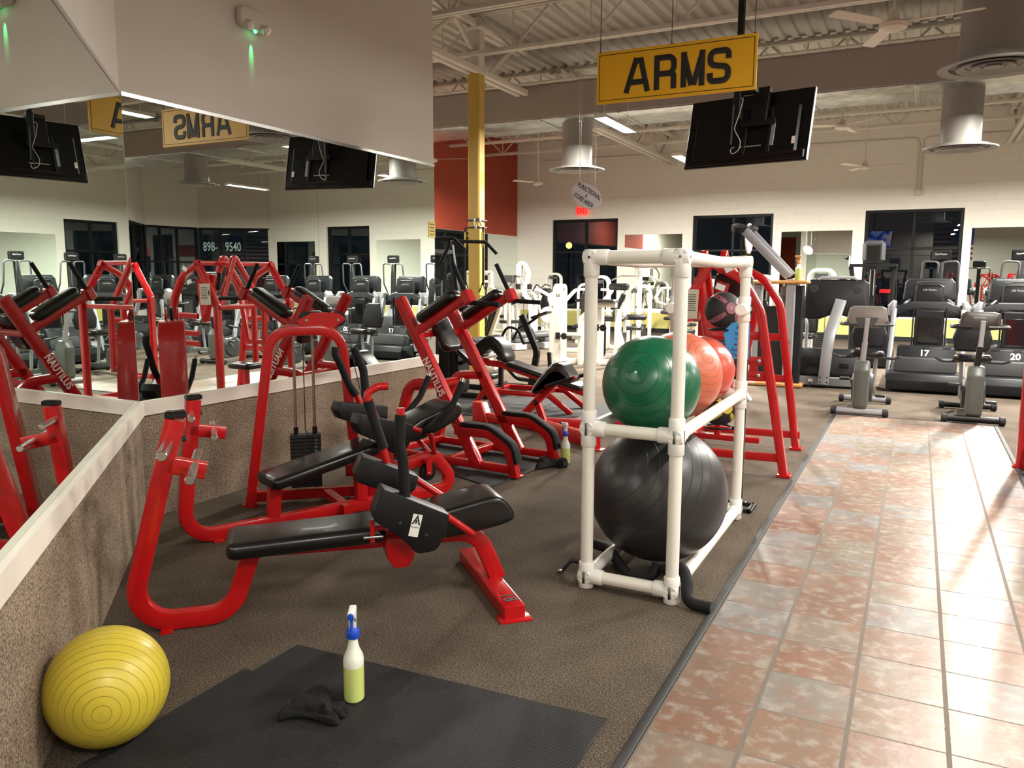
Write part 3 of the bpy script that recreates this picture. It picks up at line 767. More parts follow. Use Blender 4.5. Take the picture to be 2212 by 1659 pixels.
# straps and shackles round the column
for s, lab in ((-1, 'black suspension strap with yellow tab hanging on the side of the column by the mirror'), (1, 'black suspension strap with yellow tab hanging on the window side of the column')):
    st = thing('suspension_strap', lab, 'training strap', (-5.87 + s * 0.14, 10.33, 2.2), 0, 'straps on the mustard column')
    build('webbing', MB().box((s * 0.012, 0, -0.42), (0.03, 0.02, 0.84)), 'black', st)
    build('yellow_tab', MB().box((s * 0.005, -0.012, -0.18), (0.03, 0.012, 0.22)), 'yel', st)
    build('foot_loop', MB().sweep([(0, 0, -0.80), (-0.07, 0, -1.0), (0.07, 0, -1.0), (0, 0, -0.80)], 0.02, 0.012, (0, 1, 0), r=0.02), 'black', st)
an = thing('anchor_collar', 'grey steel anchor collar clamped round the mustard column', 'anchor', (-5.87, 10.4, 2.25))
for z in (-0.05, 0.05): build('band', MB().sweep([(-0.11, -0.11, z), (0.11, -0.11, z), (0.11, 0.11, z), (-0.11, 0.11, z)], 0.02, 0.012, (0, 0, 1), closed=True), 'iron', an)
build('shackle', MB().sweep([(0.06, -0.12, -0.07), (0.05, -0.15, 0.06), (0.12, -0.14, 0.08), (0.15, -0.12, -0.04)], 0.03, round_=True, r=0.04, sides=8), 'alu', an)
# ================================================================== RED MACHINES BY THE MIRRORED WALL
def loc2(P, O, rz):
    c, s = math.cos(-rz), math.sin(-rz); x, y = P[0] - O[0], P[1] - O[1]
    return (x * c - y * s, x * s + y * c)
RT = dict(w=0.052, h=0.078)
def sw(pts, m, parent, name, w=0.052, h=0.078, n=(0, 1, 0), r=0.0, seg=6, **k):
    return build(name, MB().sweep(pts, w, h, n, r=r, seg=seg, **k), m, parent)
def pipe(pts, d, m, parent, name, r=0.0, sides=12, seg=6):
    return build(name, MB().sweep(pts, d, round_=True, r=r, sides=sides, seg=seg), m, parent)
def peg(parent, u, z, a=-0.26, b=0.26, d=0.042, ax=(0, 1, 0)):
    return build('weight_peg', MB().lathe([(d / 2 - 0.004, a), (d / 2, a + 0.005), (d / 2, b - 0.005), (d / 2 - 0.004, b)], (u, 0, z), ax, 20), 'chrome', parent)
def cushion(name, parent, u0, z0, u1, z1, width, th, rc=0.04, v=0.0, m='vinyl', rr=None):
    """padded board from (u0,z0) to (u1,z1) along its top face, in the machine's long plane"""
    a, b = V((u0, v, z0)), V((u1, v, z1)); d = (b - a); L = d.length; d.normalize(); nrm = V((0, 1, 0)).cross(d)
    if nrm.z < 0: nrm = -nrm
    o = (a + b) / 2 - nrm * th / 2
    mb = MB().prism(rrect(L, width, rc, 5), th, o, d, (0, 1, 0), r=rr or th * 0.42, seg=5)
    return build(name, mb, m, parent, sharp=60)
def shield(name, parent, prof, v0, v1, rad):
    mb = MB().prism(rnd2(prof, rad, 6), abs(v1 - v0), (0, (v0 + v1) / 2, 0), (1, 0, 0), (0, 0, 1), r=0.006, seg=2)
    return build(name, mb, 'black', parent, sharp=30)

# ---- near crunch bench, number 18
OA = (-1.74, 3.22); ZA = R(-135)
A = thing('crunch_bench', 'red crunch bench with black pads, number 18 on its foot, next to the yellow ball', 'exercise machine', (*OA, 0), ZA)
sw([(1.366, 0, 0.905), (1.590, 0, 0.042), (1.180, 0, 0.042), (1.075, 0, 0.34)], 'red', A, 'upright_frame', r=0.14, seg=8)
build('end_cap', MB().box((1.362, 0, 0.925), (0.084, 0.055, 0.03), ch=0.006), 'vinyl', A)
sw([(1.40, 0, 0.718), (1.255, 0, 0.680)], 'red', A, 'peg_bracket', h=0.07)
peg(A, 1.392, 0.815, -0.05, 0.30); peg(A, 1.300, 0.705)
build('knob', MB().lathe([(0.001, 0.0), (0.011, 0.002), (0.011, 0.02), (0.001, 0.022)], (1.345, 0, 0.82), (-1, 0, 0.1), 12), 'iron', A)
build('floor_plate', MB().box((1.44, 0, 0.004), (0.05, 0.11, 0.008)).box((1.44, 0, 0.015), (0.05, 0.05, 0.03)), 'red', A)
sw([(1.10, 0, 0.325), (0.07, 0, 0.300), (-0.03, 0, 0.060)], 'red', A, 'bench_rail', r=0.15, seg=8)
ft = build('foot_beam', MB().box((0, -0.035, 0.034), (0.10, 0.79, 0.066), ch=0.006), 'red', A)
build('foot_plate', MB().box((0, 0.345, 0.004), (0.15, 0.09, 0.008)), 'red', ft)
text('number', '18', 0.095, 'btext', ft, (0.0, 0.27, 0.068), (0, 1, 0), (-1, 0, 0), ext=0.001, bold=0.0015, xs=0.9)
cushion('bench_pad', A, 1.19, 0.388, 0.52, 0.405, 0.285, 0.075)
build('head_pad', MB().prism(soft([(0.42, 0.375), (0.30, 0.445), (0.17, 0.470), (0.03, 0.500), (-0.03, 0.485), (-0.09, 0.395), (-0.045, 0.36), (0.18, 0.325), (0.40, 0.315)]), 0.27, (0, 0, 0), (1, 0, 0), (0, 0, 1), r=0.022, seg=4), 'vinyl', A, sharp=50)
PA = [(0.545, 0.600), (0.255, 0.458), (0.272, 0.365), (0.315, 0.300), (0.40, 0.292), (0.47, 0.375), (0.585, 0.460), (0.585, 0.500)]
ns = shield('knee_shield', A, PA, 0.10, 0.215, [0.008, 0.008, 0.03, 0.05, 0.06, 0.05, 0.02, 0.01])
build('sticker', MB().prism([(-0.02, -0.05), (0.022, -0.05), (0.022, 0.05), (-0.02, 0.05)], 0.002, (0.408, 0.216, 0.425), (-0.98, 0, -0.25), (-0.25, 0, 0.98)), 'wtext', ns)
e1, e2 = V((-0.98, 0, -0.25)), V((-0.25, 0, 0.98)); so = V((0.408, 0.2175, 0.425))
strokes('triangle_mark', [([(-0.015, 0.004), (0.001, 0.042), (0.017, 0.004)], 0), ([(-0.004, 0.010), (0.003, 0.014), (-0.002, 0.020), (0.002, 0.026)], 0.003)], so, e1, e2, 0.006, 'btext', ns)
text('sticker_print', 'THE ABENCH', 0.0075, 'btext', ns, so + e2 * -0.008 , e1, e2, ext=0.0003)
for u_, z_ in ((0.475, 0.44), (0.36, 0.375)): build('bolt', MB().lathe([(0.009, 0), (0.009, 0.004), (0.005, 0.006)], (u_, 0.214, z_), (0, 1, 0), 10), 'iron', ns)
fs = shield('knee_shield', A, [(0.588, 0.672), (0.323, 0.553), (0.340, 0.49), (0.385, 0.455), (0.47, 0.485), (0.61, 0.545), (0.625, 0.585)], -0.225, -0.12, [0.008, 0.008, 0.02, 0.03, 0.03, 0.02, 0.01])
pipe([(0.440, 0.16, 0.52), (0.448, 0.16, 0.70), (0.462, 0.16, 0.78), (0.455, 0.16, 0.905)], 0.048, 'foam', A, 'handle_grip', r=0.1)
pipe([(0.455, 0.16, 0.88), (0.455, 0.16, 0.935)], 0.036, 'red', A, 'handle_tip')
pipe([(0.468, -0.17, 0.62), (0.482, -0.17, 0.695)], 0.036, 'red', A, 'handle_tip')
pipe([(0.480, -0.17, 0.69), (0.512, -0.17, 0.79), (0.548, -0.17, 0.92)], 0.048, 'foam', A, 'handle_grip')
pipe([(0.545, -0.17, 0.90), (0.556, -0.17, 0.955), (0.50, -0.17, 0.985), (0.455, -0.17, 0.985)], 0.036, 'red', A, 'handle_tip', r=0.03)
for v, p, q in ((0.15, (0.262, 0.44), (0.13, 0.335)), (-0.17, (0.330, 0.53), (0.18, 0.42))):
    pipe([(p[0], v, p[1]), (q[0], v * 0.9, q[1]), (0.10, v * 0.25, 0.31)], 0.034, 'red', A, 'linkage_tube', r=0.03)
build('cam_drum', MB().prism(rnd2([(0.385, 0.33), (0.385, 0.235), (0.41, 0.19), (0.475, 0.185), (0.51, 0.235), (0.52, 0.33)], 0.02), 0.12, (0, 0.02, 0), (1, 0, 0), (0, 0, 1), r=0.006), 'red', A)
bk = build('adjuster_bracket', MB().box((0.585, 0.152, 0.395), (0.02, 0.012, 0.10)).box((0.555, 0.13, 0.40), (0.06, 0.02, 0.02)), 'red', A)
build('pin', MB().rod((0.625, 0.16, 0.372), (0.54, 0.16, 0.372), 0.016, 10), 'chrome', bk)

# ---- crunch machine with weight stack
OB = (-2.85, 4.52); ZB = math.atan2(-0.9127, -0.4087)
B = thing('crunch_machine', 'red crunch machine with a tilted black bench and an arched weight stack tower', 'exercise machine', (*OB, 0), ZB)
sw([(1.612, 0, 0.815), (1.705, 0, 0.042), (-0.155, 0, 0.042), (0.04, 0, 0.285), (0.36, 0, 0.245)], 'red', B, 'upright_frame', r=[0, 0.15, 0.11, 0.05, 0], seg=8)
build('end_cap', MB().box((1.610, 0, 0.832), (0.084, 0.055, 0.028), ch=0.006), 'vinyl', B)
sw([(1.64, 0, 0.655), (1.45, 0, 0.615)], 'red', B, 'peg_bracket', h=0.07)
peg(B, 1.625, 0.745, -0.04, 0.22, 0.036, (0.29, 0.957, 0)); peg(B, 1.510, 0.635, -0.22, 0.24, 0.036, (0.29, 0.957, 0))
build('knob', MB().lathe([(0.001, 0.0), (0.011, 0.002), (0.011, 0.02), (0.001, 0.022)], (1.59, 0, 0.74), (-1, 0, 0.1), 12), 'iron', B)
build('floor_plate', MB().box((1.52, 0, 0.004), (0.06, 0.12, 0.008)), 'red', B)
sw([(1.165, 0, 0.28), (1.185, 0, 0.07)], 'red', B, 'bench_post'); sw([(0.60, 0, 0.40), (0.60, 0, 0.07)], 'red', B, 'bench_post')
sw([(1.20, 0, 0.255), (0.40, 0, 0.42)], 'red', B, 'bench_rail', h=0.05)
cushion('bench_pad', B, 1.235, 0.325, 0.52, 0.462, 0.285, 0.072)
build('head_pad', MB().prism(soft([(0.36, 0.50), (0.22, 0.575), (0.10, 0.605), (-0.05, 0.665), (-0.115, 0.625), (-0.10, 0.55), (0.08, 0.475), (0.30, 0.41)]), 0.27, (0, 0, 0), (1, 0, 0), (0, 0, 1), r=0.022, seg=4), 'vinyl', B, sharp=50)
bs = shield('knee_shield', B, [(0.700, 0.665), (0.328, 0.560), (0.338, 0.47), (0.40, 0.385), (0.47, 0.39), (0.56, 0.475), (0.70, 0.545), (0.725, 0.61)], 0.10, 0.21, [0.008, 0.008, 0.03, 0.05, 0.05, 0.04, 0.02, 0.01])
shield('knee_shield', B, [(0.665, 0.695), (0.322, 0.636), (0.328, 0.55), (0.40, 0.51), (0.50, 0.52), (0.66, 0.585), (0.69, 0.645)], -0.225, -0.115, [0.008, 0.008, 0.02, 0.03, 0.03, 0.02, 0.01])
pipe([(0.565, 0.16, 0.62), (0.600, 0.16, 0.705)], 0.036, 'red', B, 'handle_tip'); pipe([(0.598, 0.16, 0.70), (0.636, 0.16, 0.77), (0.650, 0.16, 0.93), (0.712, 0.16, 1.065)], 0.050, 'foam', B, 'handle_grip', r=0.1)
pipe([(0.490, -0.17, 0.64), (0.535, -0.17, 0.735)], 0.036, 'red', B, 'handle_tip'); pipe([(0.530, -0.17, 0.725), (0.580, -0.17, 0.80), (0.635, -0.17, 0.93), (0.672, -0.17, 1.0), (0.665, -0.17, 1.045)], 0.048, 'foam', B, 'handle_grip', r=0.06)
for v in (0.15, -0.17): pipe([(0.335, v, 0.54), (0.16, v * 0.95, 0.47), (0.06, v * 0.25, 0.31)], 0.034, 'red', B, 'linkage_tube', r=0.03)
build('cam_drum', MB().prism(rnd2([(0.40, 0.43), (0.40, 0.30), (0.43, 0.25), (0.50, 0.245), (0.54, 0.30), (0.55, 0.43)], 0.02), 0.12, (0, 0.02, 0), (1, 0, 0), (0, 0, 1), r=0.006), 'red', B)
for v in (0.2, -0.2):
    g = pipe([(0.24, v * 0.6, 0.50), (0.19, v, 0.50), (0.02, v, 0.66), (-0.055, v, 0.80)], 0.042, 'foam', B, 'arm_grip', r=0.08)
    build('chrome_tip', MB().rod((-0.053, v, 0.795), (-0.066, v, 0.825), 0.036), 'chrome', g)
pl = build('pulley', MB().lathe([(0.03, -0.018), (0.056, -0.016), (0.048, 0), (0.056, 0.016), (0.03, 0.018)], (0.13, 0.05, 0.19), (0, 1, 0), 28), 'vinyl', B)
build('pulley_bracket', MB().box((0.13, 0.078, 0.225), (0.045, 0.008, 0.10)).box((0.13, 0.055, 0.27), (0.045, 0.05, 0.02)), 'red', pl)
build('axle', MB().rod((0.13, 0.02, 0.19), (0.13, 0.092, 0.19), 0.014), 'chrome', pl)
# stack tower
S0 = (-3.83, 3.74); sd = V((0.749, 0.6626, 0)); sn = V((0.6626, -0.749, 0))
def SP(s, z, n=0.0):
    p = V((S0[0], S0[1], 0)) + sd * s + sn * n; q = loc2((p.x, p.y), OB, ZB); return (q[0], q[1], z)
_a, _b = V(SP(0, 0)), V(SP(1, 0)); sdl = (_b - _a).normalized(); snl = (V(SP(0, 0, 1)) - _a).normalized()
sw([SP(0.01, 0.0), SP(0.175, 1.145), SP(0.615, 1.145), SP(0.715, 0.0)], 'red', B, 'stack_tower', w=0.17, h=0.062, n=snl, r=0.15, seg=8)
for s_ in (0.01, 0.70): build('tower_foot', MB().prism([(-0.05, -0.05), (0.05, -0.05), (0.05, 0.05), (-0.05, 0.05)], 0.01, SP(s_, 0.005), sdl, snl), 'red', B)
build('base_crossbar', MB().prism([(0.03, 0.02), (0.69, 0.02), (0.69, 0.085), (0.03, 0.085)], 0.05, SP(0, 0), sdl, (0, 0, 1), r=0.005, seg=1), 'red', B)
build('base_spine', MB().sweep([SP(0.50, 0.05, 0.02), SP(0.62, 0.05, 0.45)], 0.06, 0.06, (0, 0, 1)), 'red', B)
build('base_spine', MB().sweep([SP(0.62, 0.22, 0.10), SP(0.80, 0.22, 0.10), SP(0.80, 0.02, 0.10)], 0.06, 0.075, snl, r=0.02), 'red', B)
for s_ in (0.312, 0.432): build('guide_rod', MB().rod(SP(s_, 0.09), SP(s_, 1.12), 0.019), 'rod', B)
mb = MB()
for k in range(15): mb.prism([(0.272, 0.105 + k * 0.0235), (0.470, 0.105 + k * 0.0235), (0.470, 0.1265 + k * 0.0235), (0.272, 0.1265 + k * 0.0235)], 0.095, SP(0, 0), sdl, (0, 0, 1), r=0.003, seg=1)
wsx = build('weight_stack', mb, 'iron', B)
for s_ in (0.312, 0.432): build('collar', MB().rod(SP(s_, 0.455), SP(s_, 0.505), 0.032), 'vinyl', wsx)
for k, s_ in enumerate(['5', '10', '15', '20', '25', '30', '35']): text('plate_number', s_, 0.017, 'plates', wsx, SP(0.435, 0.445 - k * 0.0235, 0.049), sdl, (0, 0, 1), ext=0.0004)
build('selector_pin', MB().sweep([SP(0.37, 0.50, 0.05), SP(0.42, 0.38, 0.06), SP(0.40, 0.33, 0.06), SP(0.36, 0.35, 0.06), SP(0.37, 0.38, 0.05)], 0.006, round_=True, r=0.02, sides=6), 'cable', wsx)
build('cable', MB().rod(SP(0.372, 0.49), SP(0.372, 1.2), 0.007, 6).sweep([SP(0.655, 1.21), SP(0.70, 0.90, 0.02), SP(0.76, 0.62, 0.03), SP(0.80, 0.30, 0.04)], 0.007, round_=True, sides=6), 'cable', B)
tpp = build('pulley_housing', MB().prism(rnd2([(0.33, 1.205), (0.43, 1.255), (0.60, 1.255), (0.655, 1.215), (0.58, 1.165), (0.385, 1.165)], 0.015), 0.012, SP(0, 0, 0.04), sdl, (0, 0, 1), r=0.002, seg=1), 'red', B)
build('rear_plate', MB().prism(rnd2([(0.33, 1.205), (0.43, 1.255), (0.60, 1.255), (0.655, 1.215), (0.58, 1.165), (0.385, 1.165)], 0.015), 0.012, SP(0, 0, -0.04), sdl, (0, 0, 1), r=0.002, seg=1), 'red', tpp)
for s_ in (0.40, 0.60):
    build('pulley', MB().lathe([(0.02, -0.012), (0.05, -0.011), (0.044, 0), (0.05, 0.011), (0.02, 0.012)], SP(s_, 1.215), snl, 24), 'vinyl', tpp)
    build('bolt', MB().rod(SP(s_, 1.21, 0.042), SP(s_, 1.21, 0.054), 0.018), 'chrome', tpp)

# ---- leaning lever machine with two masts
OM = (-2.59, 5.18); ZM = math.atan2(0.0995, -0.995)
LM = thing('lever_machine', 'red twin mast lever machine with black shoulder pads, standing at the wall end', 'exercise machine', (*OM, 0.012), ZM)
for k, v in enumerate((0.0, -0.60)):
    mast = sw([(1.105, v, 1.30), (0.34, v, 0.035)], 'red', LM, 'mast', w=0.066, h=0.088)
    lg = sw([(0.55, v, 0.295), (0.225, v, 0.300), (0.055, v, 0.20), (0.005, v, 0.0)], 'red', LM, 'front_leg', w=0.066, h=0.07, r=[0, 0.18, 0.14, 0], seg=8)
    build('leg_pad', MB().sweep([(0.49, v, 0.350), (0.23, v, 0.352), (0.015, v, 0.235), (-0.02, v, 0.10)], 0.085, 0.032, (0, 1, 0), r=[0, 0.22, 0.12, 0], seg=8, ch=0.01), 'foam', lg)
    sw([(0.70, v, 0.655), (1.01, v, 0.635), (1.22, v, 0.0)], 'red', LM, 'rear_leg', w=0.066, h=0.07, r=0.16, seg=8)
    sw([(0.01, v, 0.045), (1.20, v, 0.045)], 'red', LM, 'base_rail', w=0.05, h=0.06)
    build('foot_plate', MB().box((0.0, v, 0.004), (0.09, 0.11, 0.008)), 'red', LM)
    sw([(0.93, v, 1.045), (0.45, v, 1.322)], 'red', LM, 'shoulder_arm', w=0.055, h=0.066)
    cushion('shoulder_pad', LM, 0.92, 1.175, 0.56, 1.390, 0.15, 0.085, 0.05, v)
    cl = build('grip_clamp', MB().box((0.435, v, 1.325), (0.07, 0.09, 0.11), Matrix.Rotation(R(28), 3, 'Y')), 'red', LM)
    pipe([(0.44, v, 1.33), (0.58, v, 1.58)], 0.036, 'foam', cl, 'upper_grip'); pipe([(0.42, v, 1.285), (0.15, v, 1.275)], 0.036, 'foam', cl, 'forward_grip')
for (u_, z_) in ((0.955, 1.02), (0.62, 0.05), (1.17, 0.06), (0.93, 0.60)): build('cross_member', MB().sweep([(u_, 0.0, z_), (u_, -0.60, z_)], 0.055, 0.06, (0, 0, 1)), 'red', LM)
md = V((-0.517, 0, -0.856)); nd = V((-0.856, 0, 0.517))
build('back_pad', MB().prism(rrect(0.33, 0.22, 0.06, 5), 0.075, V((0.89, -0.30, 1.02)) + nd * 0.0, md, (0, 1, 0), r=0.03, seg=5), 'vinyl', LM, sharp=60)
wd = V((-0.517, 0, -0.856)); up_ = V((0.856, 0, -0.517))
text('mast_lettering', 'NAUTILUS', 0.088, 'wtext', LM, (0.745, 0.0345, 0.70), wd, up_ * -1, ext=0.0006, bold=0.002, xs=0.78, space=1.05)
text('mast_number', '2', 0.07, 'btext', LM, (0.545, 0.0345, 0.372), (-1, 0, 0), (0, 0, 1), ext=0.0006)
def slab(name, label, cat, poly, th, z0=0.0, group=None, m='mat'):
    cx = sum(p[0] for p in poly) / len(poly); cy = sum(p[1] for p in poly) / len(poly)
    o = build(name, MB().prism([(x - cx, y - cy) for x, y in poly], th, (0, 0, th / 2), (1, 0, 0), (0, 1, 0), r=min(0.004, th * 0.4), seg=1), m, loc=(cx, cy, z0))
    return tag(o, label, cat, group)
slab('floor_mat', 'thin black mat under the twin mast lever machine', 'floor mat', [(-2.62, 4.84), (-2.50, 6.02), (-3.98, 6.12), (-3.98, 5.42)], 0.010)
# ================================================================== FLOOR THINGS, BALL RACK, MID-ROOM MACHINES
slab('floor_mat', 'ribbed black rubber mat lying underneath, its edge showing beside the yellow ball', 'floor mat', [(-2.192, 0.55), (-0.95, 0.55), (-0.95, 2.06), (-2.205, 2.095)], 0.008, 0.0, 'front rubber mats')
slab('floor_mat', 'ribbed black rubber mat on top, with the spray bottle and black cloth on it', 'floor mat', [(-2.150, 0.50), (-0.80, 0.55), (-0.842, 2.39), (-2.150, 2.325)], 0.008, 0.0085, 'front rubber mats')
def spray(x, y, z, rz, label, trig='trigger', collar='blue', liq=0.128, s=1.0, group='spray bottles'):
    t = thing('spray_bottle', label, 'spray bottle', (x, y, z), rz, group); t.scale = (s, s, s)
    body = [(0.001, 0), (0.040, 0.0), (0.046, 0.006), (0.046, 0.145), (0.043, 0.160), (0.030, 0.182), (0.022, 0.205), (0.019, 0.228), (0.019, 0.236), (0.001, 0.236)]
    def squash(mb, q=0.78):
        mb.v = [(a, b * q, c) for a, b, c in mb.v]; return mb
    lq = [p for p in body if p[1] < liq] + [(0.0460, liq), (0.001, liq)]
    build('liquid', squash(MB().lathe(lq, sides=32)), 'liquid', t)
    up = [(0.0460, liq)] + [p for p in body if p[1] > liq]
    build('bottle_top', squash(MB().lathe(up, sides=32, cap=False)), 'bottle', t)
    build('collar', MB().lathe([(0.022, 0.226), (0.024, 0.232), (0.024, 0.252), (0.018, 0.262), (0.012, 0.27)], sides=24), collar, t)
    build('trigger_head', MB().prism(rnd2([(-0.012, 0.262), (0.014, 0.262), (0.014, 0.295), (0.045, 0.315), (0.045, 0.333), (-0.02, 0.338), (-0.026, 0.318), (-0.013, 0.30)], 0.005), 0.026, (0, 0, 0), (1, 0, 0), (0, 0, 1), r=0.006), trig, t)
    build('nozzle', MB().lathe([(0.009, 0), (0.011, 0.004), (0.011, 0.014), (0.001, 0.015)], (0.045, 0, 0.324), (1, 0, 0), 14), collar, t)
    build('trigger_lever', MB().sweep([(0.030, 0, 0.31), (0.034, 0, 0.285), (0.040, 0, 0.255)], 0.010, 0.007, (0, 1, 0), ch=0.002), collar, t)
    return t
spray(-1.685, 2.10, 0.0165, R(-58), 'spray bottle with blue collar standing on the front rubber mat')
spray(-2.455, 5.80, 0.0, R(150), 'spray bottle with blue collar on the carpet beside the black cloth by the lever machine', s=0.98)
def cloth(x, y, z, label, seed, scale=1.0, rz=0.0):
    """a terry cloth folded over itself: a few thick soft folds that lie on each other"""
    rr = random.Random(seed); t = []
    mb = MB(); nu, nv = 60, 30
    ph = [rr.uniform(0, 6.28) for _ in range(8)]
    def fold(cx, cy, L, W, H, ang, curl, z0):
        vs = []
        ca, sa = math.cos(ang), math.sin(ang)
        for i in range(nu + 1):
            s = i / nu - 0.5
            for j in range(nv):
                a = 2 * PI * j / nv
                end = max(0.02, 1 - (abs(s) * 2) ** 7) ** 0.5
                wob = 1 + 0.10 * math.sin(7 * s + ph[0] + 2 * a) + 0.04 * math.sin(13 * s + ph[1] + 3 * a)
                u = s * L; v = math.cos(a) * W * end * wob + curl * math.sin(4.5 * s + ph[2])
                h = max(0.0, math.sin(a) * 0.5 + 0.5) * H * end * wob * (1 + 0.18 * math.sin(6 * s + ph[3]))
                h += 0.004 * max(0, math.sin(a)) * math.sin(9 * s + 6 * math.cos(a) + ph[4])
                vs.append((cx + u * ca - v * sa, cy + u * sa + v * ca, max(0, z0 + h)))
        fs = [(i * nv + j, (i + 1) * nv + j, (i + 1) * nv + (j + 1) % nv, i * nv + (j + 1) % nv) for i in range(nu) for j in range(nv)]
        fs += [tuple(range(nv)), tuple(nu * nv + j for j in range(nv - 1, -1, -1))]
        mb.add([(p[0] * scale, p[1] * scale, p[2] * scale) for p in vs], fs)
    fold(0.0, 0.045, 0.19, 0.050, 0.050, 2.2, 0.015, 0)
    fold(0.01, -0.005, 0.21, 0.040, 0.055, 0.15, 0.02, 0)
    fold(-0.01, -0.045, 0.23, 0.026, 0.040, 0.10, 0.03, 0)
    fold(0.075, -0.02, 0.09, 0.030, 0.052, 0.9, 0.01, 0)
    return tag(build('cleaning_cloth', mb, 'cloth', loc=(x, y, z), rot=(0, 0, rz), sharp=80), label, 'cloth', 'black cleaning cloths')
cloth(-1.735, 1.955, 0.0166, 'crumpled black cloth on the front rubber mat in front of the spray bottle', 3, 0.92, R(24))
cloth(-2.50, 5.63, 0.0, 'crumpled black cloth on the carpet by a leg of the lever machine', 8, 1.15, R(30))

# exercise balls
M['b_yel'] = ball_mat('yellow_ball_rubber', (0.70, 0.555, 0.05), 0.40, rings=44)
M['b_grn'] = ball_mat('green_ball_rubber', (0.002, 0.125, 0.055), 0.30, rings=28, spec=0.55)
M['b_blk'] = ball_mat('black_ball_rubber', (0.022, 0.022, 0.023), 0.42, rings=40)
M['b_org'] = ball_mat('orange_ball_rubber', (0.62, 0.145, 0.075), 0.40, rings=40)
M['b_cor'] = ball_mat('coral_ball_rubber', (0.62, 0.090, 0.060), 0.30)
def xball(x, y, z, r_, ax, m, label, sc=(1, 1, 1), valve=True):
    t = thing('exercise_ball', label, 'exercise ball', (x, y, z), 0, 'large exercise balls')
    b = build('ball', MB().ball((0, 0, 0), r_, 64, 40, sc), m, t, sharp=180)
    a = V(ax).normalized(); b.rotation_mode = 'QUATERNION'; b.rotation_quaternion = a.to_track_quat('Z', 'Y')
    if valve: build('valve_plug', MB().lathe([(0.006, -0.004), (0.006, 0.002), (0.001, 0.003)], a * r_ * sc[2], a, 14), 'wtext', t)
    return t
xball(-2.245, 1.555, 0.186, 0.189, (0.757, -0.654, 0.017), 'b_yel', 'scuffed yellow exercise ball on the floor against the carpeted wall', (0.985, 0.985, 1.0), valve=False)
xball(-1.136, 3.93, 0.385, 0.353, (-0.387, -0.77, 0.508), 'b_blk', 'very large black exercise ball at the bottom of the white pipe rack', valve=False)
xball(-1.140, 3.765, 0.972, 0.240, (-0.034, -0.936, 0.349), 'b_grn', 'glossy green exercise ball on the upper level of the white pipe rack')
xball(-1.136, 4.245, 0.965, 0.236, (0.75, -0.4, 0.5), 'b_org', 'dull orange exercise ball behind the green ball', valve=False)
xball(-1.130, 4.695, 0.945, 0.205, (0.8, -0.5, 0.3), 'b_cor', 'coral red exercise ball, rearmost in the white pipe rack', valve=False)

# pvc ball rack
PX0, PX1, PY0, PY1 = -1.347, -0.925, 3.465, 4.92
rk = thing('ball_rack', 'white plastic pipe rack holding the big exercise balls', 'ball rack', ((PX0 + PX1) / 2, (PY0 + PY1) / 2, 0))
rx0, rx1, ry0, ry1 = -0.211, 0.211, -0.7275, 0.7275
ZT, ZS, ZB_ = 1.585, 0.785, 0.058; PD = 0.060; FD = 0.074
cor = [(rx0, ry0), (rx1, ry0), (rx1, ry1), (rx0, ry1)]
for (x, y) in cor:
    po = build('post', MB().rod((x, y, 0.02), (x, y, ZT), PD, 20), 'pvc', rk)
for z in (ZT, ZS, ZB_):
    for i in range(4):
        a, b = cor[i], cor[(i + 1) % 4]
        if z == ZB_ and i == 2: continue
        sag = 0.012 if (z == ZT and i in (1, 3)) else 0
        p, q = V((*a, z)), V((*b, z)); build('rail', MB().sweep([p, p.lerp(q, 0.5) - V((0, 0, sag)), q], PD, round_=True, sides=20, r=2.0, seg=6), 'pvc', rk)
def fitting(x, y, z, arms):
    mb = MB()
    for d, L in arms:
        d = V(d); o = V((x, y, z)); mb.lathe([(FD / 2 - 0.004, -0.035), (FD / 2, -0.03), (FD / 2, L - 0.004), (FD / 2 - 0.003, L)], o, d, 20)
    return build('pipe_fitting', mb, 'pvcfit', rk, sharp=50)
for (x, y), sx, sy in zip(cor, (1, -1, -1, 1), (1, 1, -1, -1)):
    hx, hy = ((sx, 0, 0), 0.085), ((0, sy, 0), 0.085)
    fitting(x, y, ZT, [((0, 0, -1), 0.09), hx, hy])
    fitting(x, y, ZS, [((0, 0, 1), 0.085), ((0, 0, -1), 0.085), hx, hy])
    fitting(x, y, ZB_, [((0, 0, 1), 0.07), ((0, 0, -1), 0.056), hx, hy])
for (x, y) in ((rx1, ry1), (rx0, ry1)):
    fitting(x, y, 1.305, [((0, 0, 1), 0.075), ((0, 0, -1), 0.075), ((0, -1, 0), 0.07)])
    build('end_cap', MB().lathe([(0.032, 0), (0.036, 0.004), (0.036, 0.05), (0.030, 0.056)], (x, y - 0.06, 1.305), (0, -1, 0), 20), 'pvcfit', rk)
# foam tubes on the floor
def foam(label, pts):
    t = thing('foam_tube', label, 'foam tube', (pts[0][0], pts[0][1], 0), 0, 'black foam tubes'); o = V(t.location)
    q = [V(p) - o for p in pts]
    build('tube', MB().sweep(q, 0.055, round_=True, r=0.12, sides=16, seg=6), 'foam', t)
    build('hollow_end', MB().lathe([(0.012, 0), (0.022, 0.0), (0.022, 0.001), (0.012, 0.001)], q[-1], (q[-1] - q[-2]).normalized(), 14), 'iron', t)
foam('bent grey black foam tube lying under the black ball inside the pipe rack', [(-1.52, 3.96, 0.045), (-1.38, 3.87, 0.06), (-1.17, 3.60, 0.03), (-1.06, 3.60, 0.05), (-1.035, 3.62, 0.12)])
foam('curved black foam tube curling out round the front post of the pipe rack', [(-1.0, 3.60, 0.10), (-0.90, 3.565, 0.15), (-0.862, 3.50, 0.09), (-0.845, 3.43, 0.03), (-0.73, 3.42, 0.03)])
